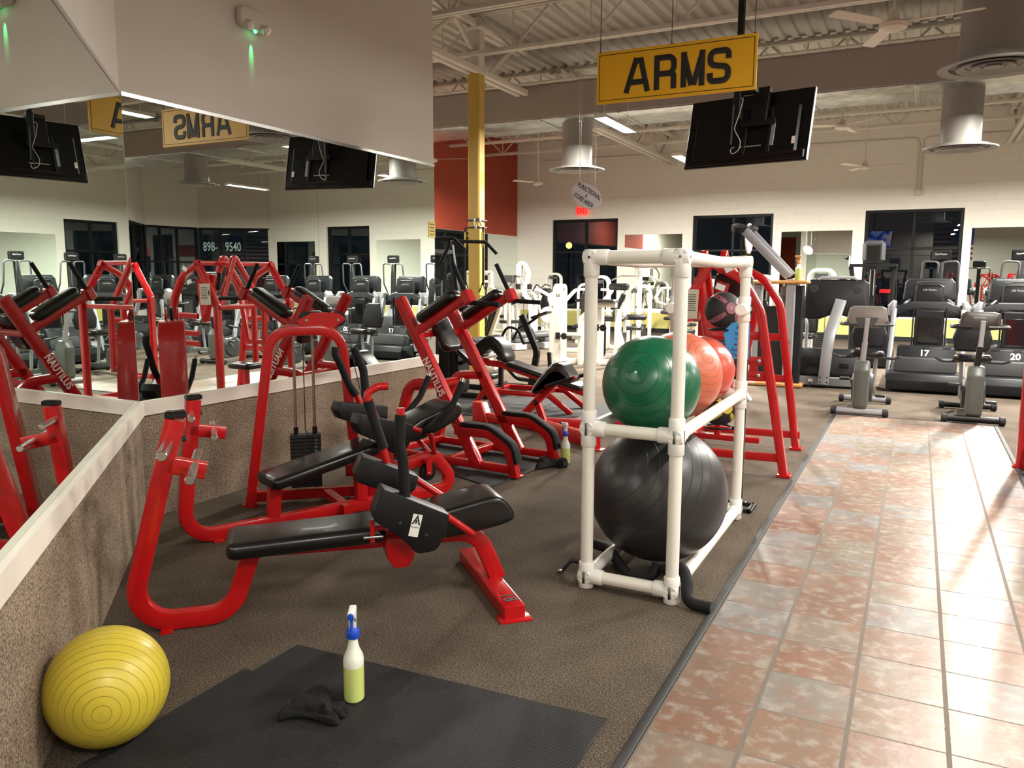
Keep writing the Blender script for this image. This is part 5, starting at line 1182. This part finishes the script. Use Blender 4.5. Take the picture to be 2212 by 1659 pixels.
def bike(x, y, label, dark, rz=0.0, group='exercise bikes in front of the treadmills'):
    b = thing('exercise_bike', label, 'exercise bike', (x, y, 0), rz, group)
    st, cons = ('black', 'dbrown') if dark else ('silver', 'taupe')
    for yy, L in ((0.0, 0.50), (1.02, 0.50)):
        f = build('stabiliser', MB().rod((-L / 2, yy, 0.045), (L / 2, yy, 0.045), 0.07, 16), st, b)
        for s in (-1, 1): build('end_foot', MB().lathe([(0.034, 0), (0.046, 0.008), (0.046, 0.05), (0.036, 0.06)], (s * L / 2 - s * 0.02, yy, 0.046), (s, 0, 0), 16), 'rubber', f)
    sl(rnd2([(-0.03, 0.07), (-0.045, 0.50), (0.02, 0.60), (0.14, 0.60), (0.22, 0.42), (0.55, 0.40), (0.62, 0.20), (0.50, 0.08)], 0.05), 0.155, 'shroud', 'bikeg', b, r=0.035)
    for s in (-1, 1):
        build('flywheel_cover', MB().lathe([(0.001, 0.03), (0.15, 0.025), (0.17, 0.0), (0.001, -0.005)], (s * 0.08, 0.36, 0.27), (s, 0, 0), 28), 'mgrey', b)
        cr = build('crank', MB().sweep([(s * 0.11, 0.36, 0.27), (s * 0.125, 0.36 + s * 0.10, 0.27 - s * 0.10)], 0.016, 0.03, (1, 0, 0)), 'chrome', b)
        build('pedal', MB().box((s * 0.185, 0.36 + s * 0.10, 0.27 - s * 0.10), (0.10, 0.09, 0.03)), 'rubber', cr)
    build('frame_rail', MB().sweep([(0, 0.5, 0.16), (0, 1.02, 0.10)], 0.09, 0.07, (1, 0, 0)), 'bikeg', b)
    sw([(0.0, 0.06, 0.58), (0.015, 0.03, 0.80)], 'silver' if not dark else 'black', b, 'mast', w=0.055, h=0.055, n=(1, 0, 0))
    sw([(0.015, 0.03, 0.78), (0.025, 0.02, 1.06)], 'silver', b, 'mast_top', w=0.044, h=0.044, n=(1, 0, 0))
    if dark: prof = [(-0.185, 0.965), (-0.165, 1.13), (-0.12, 1.155), (0.13, 1.155), (0.19, 1.14), (0.20, 0.98), (0.10, 0.965)]
    else: prof = [(-0.20, 1.03), (-0.17, 1.17), (-0.13, 1.195), (0.16, 1.195), (0.20, 1.17), (0.225, 1.03), (0.13, 0.955), (-0.10, 0.955)]
    c_ = build('console', MB().prism(rnd2(prof, 0.02), 0.07, (0, 0.09, 0), (1, 0, 0), (0, 0.15, 1), r=0.02), cons, b)
    if not dark: build('console_inset', MB().prism([(-0.07, 0.97), (-0.10, 1.07), (0.12, 1.07), (0.09, 0.97)], 0.01, (0, 0.052, 0), (1, 0, 0), (0, 0.15, 1)), 'mgrey', c_)
    else: text('maker_script', 'Life Fitness', 0.026, 'plates', c_, (0.0, 0.20, 1.085), (1, 0, 0), (0, 0.15, 1), ext=0.001)
    build('display', MB().box((0.01, 0.30, 1.09), (0.26, 0.01, 0.10), Matrix.Rotation(R(-9), 3, 'X')), 'screen', c_)
    pipe([(-0.06, 0.10, 0.985), (-0.25, 0.16, 0.985), (-0.25, 0.34, 0.99), (-0.16, 0.42, 1.0)], 0.032, 'mgrey' if not dark else 'black', b, 'handle_loop', r=0.07)
    pipe([(0.08, 0.10, 0.985), (0.27, 0.16, 0.985), (0.27, 0.34, 0.99), (0.18, 0.42, 1.0)], 0.032, 'mgrey' if not dark else 'black', b, 'handle_loop', r=0.07)
    # seat
    build('seat_back', MB().prism(rnd2([(-0.17, 0.66), (-0.20, 0.82), (-0.13, 1.06), (0.13, 1.06), (0.20, 0.82), (0.17, 0.66)], 0.05), 0.07, (0, 1.02, 0), (1, 0, 0), (0, 0.14, 1), r=0.03), 'dgrey', b)
    build('seat_cushion', MB().prism(rrect(0.38, 0.34, 0.1), 0.09, (0, 0.88, 0.60), (1, 0, 0), (0, 1, -0.1), r=0.04, seg=4), 'vinyl', b, sharp=60)
    for s in (-1, 1):
        build('seat_leg', MB().rod((s * 0.10, 0.96, 0.56), (s * 0.08, 0.98, 0.12), 0.045, 12), 'silver', b)
        pipe([(s * 0.12, 0.90, 0.56), (s * 0.30, 0.84, 0.56), (s * 0.36, 0.72, 0.60)], 0.03, 'mgrey', b, 'side_grip', r=0.06)
    return b
bike(-0.485, 9.335, 'grey recumbent bike with a taupe console, its silver foot on the tile edge', False)
bike(0.595, 9.37, 'grey green recumbent bike with a dark brown console and black feet', True)
for k, (bx, by) in enumerate([(2.2, 9.6), (3.5, 9.7), (4.8, 9.7), (6.1, 9.8)]):
    bike(bx, by, 'recumbent bike further along the row, seen only as a mirror reflection', k % 2 == 0, group='bikes seen by reflection')

# stair climber with the boxy monitor
s_ = thing('stair_climber', 'black stair climber topped by a boxy grey monitor, behind the grey treadmill', 'stair climber', (-0.68, 14.5, 0))
build('monitor', MB().box((0.0, 0.0, 1.91), (0.34, 0.24, 0.36), ch=0.05), 'mgrey', s_); build('monitor_screen', MB().box((0.0, -0.122, 1.89), (0.20, 0.008, 0.24), ch=0.01), 'screen', s_)
build('base', MB().box((0, 0.5, 0.12), (0.75, 1.2, 0.24), ch=0.03), 'black', s_); build('step_housing', MB().prism([(-0.1, 0.2), (-0.1, 0.75), (0.3, 0.8), (1.0, 0.3), (1.0, 0.2)], 0.6, (0, 0, 0), (0, 1, 0), (0, 0, 1), r=0.02), 'dgrey', s_)
for k in range(4): build('step_tread', MB().box((0, 0.45 + 0.16 * k, 0.78 - 0.13 * k), (0.5, 0.16, 0.03)), 'iron', s_)
for sx in (-1, 1):
    sw([(sx * 0.27, 0.05, 0.2), (sx * 0.30, 0.05, 1.45), (sx * 0.34, 0.05, 1.68)], 'black', s_, 'side_mast', w=0.06, h=0.07, n=(0, 1, 0)); pipe([(sx * 0.32, 0.05, 1.60), (sx * 0.34, 0.75, 1.30), (sx * 0.34, 0.9, 0.8)], 0.045, 'black', s_, 'side_rail', r=0.15)
build('console_shelf', MB().box((0, 0.05, 1.69), (0.72, 0.22, 0.05)), 'black', s_); build('centre_mast', MB().box((0, 0.02, 1.1), (0.10, 0.10, 1.2)), 'dgrey', s_)
for sx in (-0.03, 0.03): build('chrome_rod', MB().rod((sx, -0.06, 1.2), (sx, -0.06, 1.62), 0.02), 'chrome', s_)
build('red_badge', MB().box((0.2, -0.02, 1.27), (0.16, 0.03, 0.06)), 'red', s_)

def elliptical(x, y, label, group='ellipticals along the far wall'):
    e = thing('elliptical_trainer', label, 'elliptical trainer', (x, y, 0), 0, group)
    build('base', MB().box((0, 0.6, 0.07), (0.5, 1.7, 0.10), ch=0.03), 'dgrey', e)
    build('drive_housing', MB().prism(rnd2([(-0.25, 0.1), (-0.22, 0.55), (0.05, 0.80), (0.25, 0.6), (0.4, 0.1)], 0.08), 0.3, (0, 0, 0), (0, 1, 0), (0, 0, 1), r=0.05), 'mgrey', e)
    build('mast', MB().sweep([(0, 0.0, 0.7), (0, 0.06, 1.75)], 0.09, 0.09, (1, 0, 0)), 'black', e)
    c_ = build('console', MB().box((0, 0.05, 1.87), (0.32, 0.07, 0.18), ch=0.02), 'screen', e); text('maker_script', 'StairMaster', 0.04, 'plates', c_, (0, 0.012, 1.89), (1, 0, 0), (0, 0, 1), ext=0.001)
    for s in (-1, 1):
        pipe([(s * 0.03, 0.02, 1.25), (s * 0.03, 0.02, 1.76), (s * 0.27, 0.02, 1.77), (s * 0.29, 0.06, 1.30), (s * 0.27, 0.3, 0.9)], 0.035, 'mgrey', e, 'arch_handle', r=0.06)
        build('foot_pedal', MB().box((s * 0.16, 1.0, 0.28), (0.15, 0.36, 0.05), ch=0.02), 'rubber', e); build('pedal_arm', MB().sweep([(s * 0.16, 0.2, 0.40), (s * 0.16, 1.3, 0.22)], 0.05, 0.06, (1, 0, 0)), 'mgrey', e)
    return e
elliptical(0.32, 15.5, 'black elliptical with looped arch handles, behind treadmill 17')
elliptical(1.50, 15.5, 'black elliptical with looped arch handles, behind treadmill 20')
for k in range(3): elliptical(2.7 + 1.2 * k, 15.5, 'black elliptical with looped arch handles, seen only as a mirror reflection')

# ---- wood topped cable column with the tall grey arms
HS = thing('cable_column', 'grey cable column with a honey wood top, HUMANSPORT lettering and a raised grey arm', 'cable machine', (-1.56, 11.40, 0))
build('grey_column', MB().box((0.04, -0.05, 0.72), (0.12, 0.16, 1.36), ch=0.012), 'silver', HS); build('dark_side', MB().box((0.145, 0.05, 0.70), (0.09, 0.24, 1.36), ch=0.012), 'dgrey', HS)
build('rear_column', MB().box((-0.42, 0.1, 0.72), (0.10, 0.20, 1.36), ch=0.012), 'silver', HS); build('pull_panel', MB().box((-0.06, -0.02, 1.12), (0.10, 0.03, 0.50)), 'taupe', HS)
build('lower_panel', MB().box((-0.18, 0.02, 0.60), (0.40, 0.04, 1.0)), 'dgrey', HS)
build('wood_top', MB().box((-0.14, 0.05, 1.425), (0.78, 0.38, 0.045), ch=0.012), 'wood', HS); build('wood_base', MB().box((-0.14, 0.05, 0.03), (0.76, 0.40, 0.05), ch=0.012), 'wood', HS)
text('lettering', 'HUMANSPORT', 0.072, 'btext', HS, (0.04, -0.1312, 0.42), (0, 0, 1), (-1, 0, 0), ext=0.001, bold=0.002)
text('lettering', 'Pull', 0.06, 'btext', HS, (-0.06, -0.036, 1.20), (0, 0, 1), (-1, 0, 0), ext=0.001)
am = build('arm_beam', MB().sweep([(0.0, -0.05, 1.50), (-0.60, -0.12, 2.12)], 0.07, 0.11, (0, 1, 0)), 'silver', HS); build('arm_beam', MB().sweep([(0.02, 0.10, 1.52), (-0.54, 0.06, 2.12)], 0.05, 0.09, (0, 1, 0)), 'silver', HS)
hd = build('pulley_head', MB().lathe([(0.03, -0.05), (0.10, -0.04), (0.10, 0.03), (0.03, 0.05)], (-0.68, -0.12, 2.16), (0.15, -0.35, 1), 24), 'black', HS)
build('pulley_disc', MB().lathe([(0.03, -0.03), (0.08, -0.02), (0.08, 0.02), (0.03, 0.03)], (-0.52, -0.02, 2.16), (0.2, 0.2, 1), 20), 'mgrey', hd)
build('head_cover', MB().prism(oval(0.26, 0.42, 24), 0.02, (-0.60, 0.22, 2.03), (0.2, 1, 0), (0, 0, 1)), 'white', HS)
mb = MB()
for k in range(9):
    a = 2 * PI * k / 9; e = V((0, math.cos(a), math.sin(a))); q = V((0, -math.sin(a), math.cos(a)))
    mb.prism([(0.04, -0.008), (0.085, -0.005), (0.085, 0.005), (0.04, 0.008)], 0.003, (-0.613, 0.22, 2.03), e, q)
build('starburst_mark', mb, 'btext', HS)
stp = build('handle_strap', MB().sweep([(-0.63, -0.14, 2.08), (-0.63, -0.14, 1.78)], 0.012, 0.035, (0, 1, 0)), 'black', HS); build('handle_cable', MB().rod((-0.63, -0.14, 1.80), (-0.63, -0.14, 1.30), 0.012, 8), 'rod', stp)
build('grip_triangle', MB().sweep([(-0.63, -0.14, 1.36), (-0.70, -0.14, 1.20), (-0.56, -0.14, 1.20)], 0.018, round_=True, sides=8, closed=True), 'black', stp)
spray(-1.445, 11.37, 1.448, R(170), 'small spray bottle of yellow cleaner with an orange trigger on the wood topped cable column', 'wood', 'wood', 0.16, 1.0)
# ================================================================== WHITE STRENGTH MACHINES
def wtower(t, x, y, h, w=0.42, d=0.30, plate=True, shroud=False, rz=0.0):
    n = (0, 1, 0)
    sw([(x - w / 2, y, 0.0), (x - w / 2, y, h), (x + w / 2, y, h), (x + w / 2, y, 0.0)], 'white', t, 'tower_frame', w=d * 0.35, h=0.06, n=n, r=0.14, seg=8)
    for s in (-0.09, 0.09): build('guide_rod', MB().rod((x + s, y, 0.1), (x + s, y, h - 0.05), 0.018, 8), 'rod', t)
    mb = MB()
    for k in range(12): mb.box((x, y, 0.12 + 0.036 * k), (w - 0.14, 0.10, 0.031), ch=0.003)
    build('weight_stack', mb, 'iron', t)
    if plate: build('name_plate', MB().box((x, y - d * 0.19, h - 0.10), (w * 0.52, 0.01, 0.075)), 'mgrey', t)
    if shroud: build('shroud', MB().box((x, y + 0.06, h * 0.45), (w - 0.07, 0.03, h * 0.75), ch=0.004), 'white', t)
def wbase(t, pts):
    for a, b in pts: build('base_rail', MB().sweep([(*a, 0.04), (*b, 0.04)], 0.07, 0.08, (b[1] - a[1], -(b[0] - a[0]), 0)), 'white', t)
def wpad(t, name, c, sx, sy, tilt=0.0, th=0.07):
    q = R(tilt); build(name, MB().prism(rrect(sx, sy, min(sx, sy) * 0.18), th, c, (1, 0, 0), (0, math.cos(q), math.sin(q)), r=th * 0.42, seg=4), 'vinyl', t, sharp=60)
def wm(x, y, rz, label, h=1.45, style='press', num=None, rollers=True):
    t = thing('strength_machine', label, 'exercise machine', (x, y, 0), R(rz), 'white strength machines')
    wtower(t, 0, 0.55, h)
    wbase(t, [((0, 0.55), (0, -0.6)), ((-0.35, 0.55), (0.35, 0.55)), ((-0.32, -0.6), (0.32, -0.6))])
    if style in ('press', 'row', 'legs', 'arm'):
        sw([(0, -0.15, 0.08), (0, -0.15, 0.44)], 'white', t, 'seat_post', w=0.06, h=0.07); wpad(t, 'seat_pad', (0, -0.18, 0.50), 0.34, 0.36)
    if style == 'press':
        sw([(0, 0.12, 0.08), (0, 0.10, 1.20)], 'white', t, 'back_post', w=0.06, h=0.07); wpad(t, 'back_pad', (0, 0.03, 0.86), 0.30, 0.62, 84)
        for s in (-1, 1): sw([(s * 0.10, 0.45, 1.22), (s * 0.42, 0.30, 1.22), (s * 0.42, -0.25, 0.95)], 'white', t, 'press_arm', w=0.05, h=0.06, n=(0, 0, 1), r=0.1); pipe([(s * 0.42, -0.22, 0.97), (s * 0.42, -0.40, 0.90)], 0.036, 'foam', t, 'grip')
    if style == 'row':
        sw([(0, -0.50, 0.08), (0, -0.42, 0.98)], 'white', t, 'chest_post', w=0.06, h=0.07); wpad(t, 'chest_pad', (0, -0.36, 0.98), 0.28, 0.34, 80)
        sw([(0, 0.5, h - 0.2), (0, -0.2, h - 0.12), (0, -0.45, h - 0.30)], 'white', t, 'overhead_arm', w=0.07, h=0.08, r=0.2); wpad(t, 'thigh_roll', (0, -0.30, 0.74), 0.42, 0.12, 0, 0.11)
    if style == 'legs':
        sw([(0, 0.12, 0.08), (0, 0.20, 1.0)], 'white', t, 'back_post', w=0.06, h=0.07); wpad(t, 'back_pad', (0, 0.06, 0.80), 0.32, 0.55, 78)
        build('ankle_roller', MB().lathe([(0.05, -0.22), (0.06, -0.21), (0.06, 0.21), (0.05, 0.22)], (0, -0.52, 0.32), (1, 0, 0), 18), 'foam', t); sw([(0.22, -0.18, 0.46), (0.22, -0.52, 0.32)], 'white', t, 'lever_arm', w=0.04, h=0.06, n=(1, 0, 0))
        build('cam_disc', MB().lathe([(0.02, -0.015), (0.17, -0.012), (0.17, 0.012), (0.02, 0.015)], (0.30, -0.1, 0.52), (1, 0, 0), 28), 'white', t)
    if style == 'arm':
        wpad(t, 'arm_pad', (0, -0.42, 0.88), 0.52, 0.24, 28); sw([(0, -0.5, 0.08), (0, -0.40, 0.84)], 'white', t, 'pad_post', w=0.06, h=0.07)
        for s in (-1, 1): pipe([(s * 0.26, -0.30, 0.95), (s * 0.28, -0.62, 1.05), (s * 0.14, -0.70, 1.10)], 0.04, 'white', t, 'curl_arm', r=0.06)
    if style == 'cable':
        sw([(0, 0.5, 0.1), (0, 0.5, h + 0.35), (0, -0.15, h + 0.42)], 'white', t, 'mast', w=0.08, h=0.09, r=0.15); pipe([(-0.45, -0.18, h + 0.12), (-0.28, -0.15, h + 0.2), (0.28, -0.15, h + 0.2), (0.45, -0.18, h + 0.12)], 0.03, 'chrome', t, 'lat_bar', r=0.06)
        build('cable', MB().rod((0, -0.15, h + 0.42), (0, -0.15, h + 0.2), 0.008, 6), 'cable', t); wpad(t, 'seat_pad', (0, -0.15, 0.50), 0.34, 0.34); wpad(t, 'thigh_roll', (0, 0.02, 0.70), 0.44, 0.12, 0, 0.11); sw([(0, -0.15, 0.08), (0, -0.15, 0.46)], 'white', t, 'seat_post', w=0.06, h=0.07)
    if num: text('number', num, 0.08, 'btext', t, (0.0, 0.50, h - 0.02), (1, 0, 0), (0, 0, 1), ext=0.001)
    return t
def place_rows():
    wm(-8.80, 19.3, 0, 'white press machine with a plated arch tower in the far room corner', 1.55, 'press')
    wm(-6.75, 17.2, 25, 'white leg machine with a round cam disc behind the aerobic step', 1.30, 'legs')
    wm(-5.95, 15.1, -5, 'white arch tower press machine behind the front pipe rack post', 1.48, 'press')
    wm(-4.90, 15.0, 10, 'white lat machine with a black thigh roll and hanging bar, framed inside the pipe rack', 1.30, 'cable')
    wm(-4.2, 16.6, -20, 'white rowing machine with twin arches behind the lat machine', 1.40, 'row')
    wm(-3.70, 14.6, -35, 'white curl machine with sloped black arm pad behind the orange ball', 1.42, 'arm')
    wm(-3.02, 13.5, 5, 'white shrouded press machine partly covered by the instruction sheet', 1.36, 'press')
    wm(-2.15, 12.6, 8, 'white row machine between the red arch machine and the cable column', 1.50, 'row')
    wm(-1.62, 14.4, -12, 'white press machine with black pads above the grey treadmill', 1.62, 'press')
    wm(-3.20, 17.2, 0, 'white leg machine against the middle of the far wall under the second mirror', 1.40, 'legs')
    wm(-5.2, 18.9, 0, 'white press machine under the exit side mirror on the far wall', 1.45, 'press')
    wm(-9.25, 17.6, 70, 'white curl machine beside the red wall', 1.35, 'arm')
place_rows()
# machine number 10: two square posts, shelf pad and black pulleys
N = thing('strength_machine', 'white machine numbered 10 with a tall square post and long black shelf pad', 'exercise machine', (-5.38, 12.3, 0), 0, 'white strength machines')
sw([(0.0, 0, 0.0), (0.0, 0, 1.33), (0.0, 0.20, 1.33), (0.0, 0.20, 0.0)], 'white', N, 'square_post', w=0.15, h=0.07, n=(1, 0, 0), r=0.07)
text('number', '10', 0.075, 'btext', N, (0.012, -0.0365, 1.17), (1, 0, 0), (0, 0, 1), ext=0.001, bold=0.002)
build('cover_box', MB().box((-0.10, 0.02, 0.55), (0.08, 0.14, 0.75), ch=0.02), 'white', N)
sw([(0.33, 0.25, 0.0), (0.33, 0.25, 0.78), (0.58, 0.25, 1.02), (0.95, 0.25, 1.02)], 'white', N, 'bent_frame', w=0.10, h=0.08, r=0.08)
build('shelf_pad', MB().box((0.62, 0.22, 1.09), (0.70, 0.26, 0.05), ch=0.02), 'vinyl', N)
sw([(0.62, 0.35, 0.0), (0.62, 0.35, 1.0)], 'white', N, 'rear_post', w=0.14, h=0.12); sw([(0.95, 0.35, 0.0), (0.95, 0.35, 0.95)], 'white', N, 'rear_post', w=0.08, h=0.10)
for x, z in ((0.03, 0.50), (0.72, 0.66)):
    pb = build('swivel_pulley', MB().box((x, -0.05, z), (0.08, 0.02, 0.11)), 'black', N); build('wheel', MB().lathe([(0.02, -0.018), (0.055, -0.016), (0.048, 0), (0.055, 0.016), (0.02, 0.018)], (x + 0.13, -0.09, z), (0, 1, 0.0), 20), 'vinyl', pb); build('swivel_arm', MB().rod((x, -0.06, z), (x + 0.13, -0.07, z), 0.022), 'black', pb)
for a, b in (((0, 0.1), (0.33, 0.45)), ((0.33, 0.3), (1.0, 0.35)), ((0, -0.12), (0, 0.4))): build('base_rail', MB().sweep([(*a, 0.05), (*b, 0.05)], 0.09, 0.09, (b[1] - a[1], -(b[0] - a[0]), 0)), 'white', N)
build('seat_shelf', MB().box((0.18, 0.2, 0.52), (0.35, 0.12, 0.05)), 'white', N)
# preacher bench with long black strap
Pb = thing('preacher_bench', 'white posted bench with a square black seat, slim back and dangling black strap', 'exercise bench', (-4.72, 13.35, 0))
wpad(Pb, 'seat_pad', (-0.02, 0, 0.76), 0.42, 0.34, 8); sw([(-0.02, 0.05, 0.72), (0.16, 0.05, 0.10)], 'white', Pb, 'seat_post', w=0.08, h=0.09)
build('slim_back', MB().prism(rrect(0.09, 0.42, 0.03), 0.05, (0.0, 0.16, 1.0), (1, 0, -0.4), (0.45, 0.1, 1), r=0.02), 'vinyl', Pb); wpad(Pb, 'head_roll', (-0.02, 0.2, 1.31), 0.36, 0.13, 0, 0.12); sw([(0.10, 0.2, 0.5), (0.08, 0.24, 1.26)], 'white', Pb, 'head_post', w=0.05, h=0.05)
pipe([(-0.26, -0.05, 0.66), (-0.16, -0.1, 0.62), (-0.16, -0.1, 0.14), (-0.22, -0.1, 0.05)], 0.045, 'black', Pb, 'strap', r=0.08); build('base_rail', MB().box((0.1, 0, 0.04), (0.08, 0.9, 0.08)).box((0.0, 0.4, 0.04), (0.6, 0.08, 0.08)), 'white', Pb)
# curved press with the grey box
Q = thing('strength_machine', 'white machine with a curved bull horn arm and a grey control box', 'exercise machine', (-7.95, 15.9, 0), R(-12), 'white strength machines')
sw([(-0.30, 0, 0.0), (-0.25, 0, 1.15), (0.05, 0, 1.45), (0.10, 0, 1.30)], 'white', Q, 'main_mast', w=0.10, h=0.11, r=0.25)
sw([(0.08, -0.02, 1.76), (0.22, -0.02, 1.78), (0.36, -0.02, 1.55), (0.20, -0.02, 1.10), (0.40, -0.02, 0.95), (0.45, -0.02, 0.0)], 'white', Q, 'curved_arm', w=0.08, h=0.075, r=0.16, seg=8)
build('pivot_block', MB().box((0.10, -0.02, 1.62), (0.14, 0.14, 0.30), ch=0.03), 'white', Q)
build('control_box', MB().box((-0.16, -0.05, 1.43), (0.32, 0.22, 0.16), ch=0.012), 'mgrey', Q)
for x in (0.10, 0.42): build('roller', MB().lathe([(0.04, -0.06), (0.055, -0.05), (0.055, 0.05), (0.04, 0.06)], (x, -0.08, 1.26), (0, 0, 1), 18), 'foam', Q)
wtower(Q, 0.05, 0.3, 1.1, 0.5); wbase(Q, [((-0.3, 0), (0.45, 0)), ((0.05, 0.3), (0.05, -0.6))]); wpad(Q, 'seat_pad', (0.1, -0.4, 0.5), 0.34, 0.34); sw([(0.1, -0.4, 0.06), (0.1, -0.4, 0.46)], 'white', Q, 'seat_post', w=0.06, h=0.06)
# open white frame and bent frame near the column
W = thing('strength_machine', 'white open square frame with tilted black back pad just past the column', 'exercise machine', (-6.25, 11.6, 0), 0, 'white strength machines')
sw([(-0.40, -0.1, 0.0), (-0.40, -0.1, 1.54), (0.02, -0.1, 1.54), (0.02, -0.1, 0.0)], 'white', W, 'open_frame', w=0.06, h=0.075, r=0.01)
sw([(0.10, -0.3, 0.0), (0.10, -0.3, 1.32), (0.46, -0.3, 1.12), (0.46, -0.3, 0.0)], 'white', W, 'bent_frame', w=0.05, h=0.055, r=0.02); sw([(0.10, -0.3, 0.62), (0.46, -0.3, 0.62)], 'white', W, 'cross_bar', w=0.04, h=0.05)
sw([(0.06, -0.4, 0.25), (0.36, -0.4, 1.0)], 'white', W, 'pad_rail', w=0.06, h=0.06); build('back_pad', MB().prism(rrect(0.60, 0.24, 0.05), 0.06, (0.18, -0.4, 0.74), (0.37, 0, 0.93), (0, 1, 0), r=0.025), 'vinyl', W, sharp=60)
build('base_rail', MB().box((0.03, -0.2, 0.04), (0.95, 0.07, 0.08)).box((0.28, -0.2, 0.04), (0.07, 0.6, 0.08)), 'white', W)
# pulldown arms with clear weight disc
Rm = thing('strength_machine', 'white machine with a long bent lever, reclined black pad and pale round plate', 'exercise machine', (-7.80, 16.75, 0), R(0), 'white strength machines')
sw([(-0.45, 0, 0.95), (-0.30, 0, 1.20), (0.0, 0, 1.18), (0.40, 0, 0.98)], 'white', Rm, 'lever', w=0.06, h=0.07, r=0.08)
build('hub_discs', MB().lathe([(0.03, -0.10), (0.16, -0.09), (0.16, -0.06), (0.06, -0.05), (0.06, 0.05), (0.16, 0.06), (0.16, 0.09), (0.03, 0.10)], (0.42, 0, 0.98), (0, 1, 0), 28), 'white', Rm)
build('round_plate', MB().lathe([(0.02, -0.015), (0.18, -0.012), (0.18, 0.012), (0.02, 0.015)], (0.28, -0.12, 0.62), (0, 1, 0), 32), 'pvcfit', Rm)
sw([(0.30, 0, 0.0), (0.30, 0, 0.95)], 'white', Rm, 'post', w=0.06, h=0.06); sw([(-0.30, 0, 0.06), (0.05, 0, 1.05)], 'white', Rm, 'pad_rail', w=0.06, h=0.06); sw([(-0.2, 0, 0.35), (0.12, 0, 0.35), (0.0, 0, 0.85)], 'white', Rm, 'brace', w=0.04, h=0.04)
build('back_pad', MB().prism(rrect(0.85, 0.26, 0.05), 0.07, (-0.20, -0.02, 0.62), (0.34, 0, 0.94), (0, 1, 0), r=0.03), 'vinyl', Rm, sharp=60); wbase(Rm, [((-0.4, 0), (0.45, 0)), ((-0.3, -0.3), (-0.3, 0.3)), ((0.35, -0.3), (0.35, 0.3))])
for s in (-0.12, 0.12): pipe([(-0.1, s, 1.16), (0.05, s * 2, 1.30), (0.15, s * 2.4, 1.26)], 0.03, 'black', Rm, 'grip', r=0.04)
# pale wedge stand beside the red machine's leg
wg = thing('wedge_stand', 'small white wedge footed stand with scrawled lettering, behind the red arch machine leg', 'stand', (-1.95, 9.9, 0))
build('panel', MB().box((-0.02, 0.05, 0.55), (0.16, 0.06, 1.0)), 'white', wg); build('wedge_foot', MB().prism([(-0.12, 0), (0.22, 0), (0.10, 0.17), (-0.12, 0.17)], 0.14, (0, 0, 0), (1, 0, 0), (0, 0, 1), r=0.006), 'white', wg)
build('scrawl', MB().sweep([(0.02, 0.018, 0.80), (0.05, 0.018, 0.74), (0.00, 0.018, 0.70), (0.05, 0.018, 0.66), (0.0, 0.018, 0.60), (0.03, 0.018, 0.56)], 0.002, 0.010, (0, 1, 0)), 'btext', wg)

# ---- red machines across the aisle (edge of the view, the rest only in the mirrors)
k2 = copy_tree(K); k2.location = (1.285, 6.80, 0)
k2['label'] = 'tall red twin arch machine standing across the tile aisle from the ball rack'
k2['group'] = 'red machines across the aisle'
for i, (x, y, rz) in enumerate([(3.6, 6.2, 1.2), (5.6, 5.0, 2.2), (3.0, -0.5, 0.6), (5.2, -2.6, 1.7), (1.9, -4.6, 0.3), (7.4, 2.2, 2.6)]):
    c = copy_tree(K if i % 2 == 0 else LM); c.location = (x, y, 0.0); c.rotation_euler = (0, 0, rz)
    c['label'] = 'red strength machine across the aisle, seen only as a mirror reflection'; c['group'] = 'red machines seen by reflection'
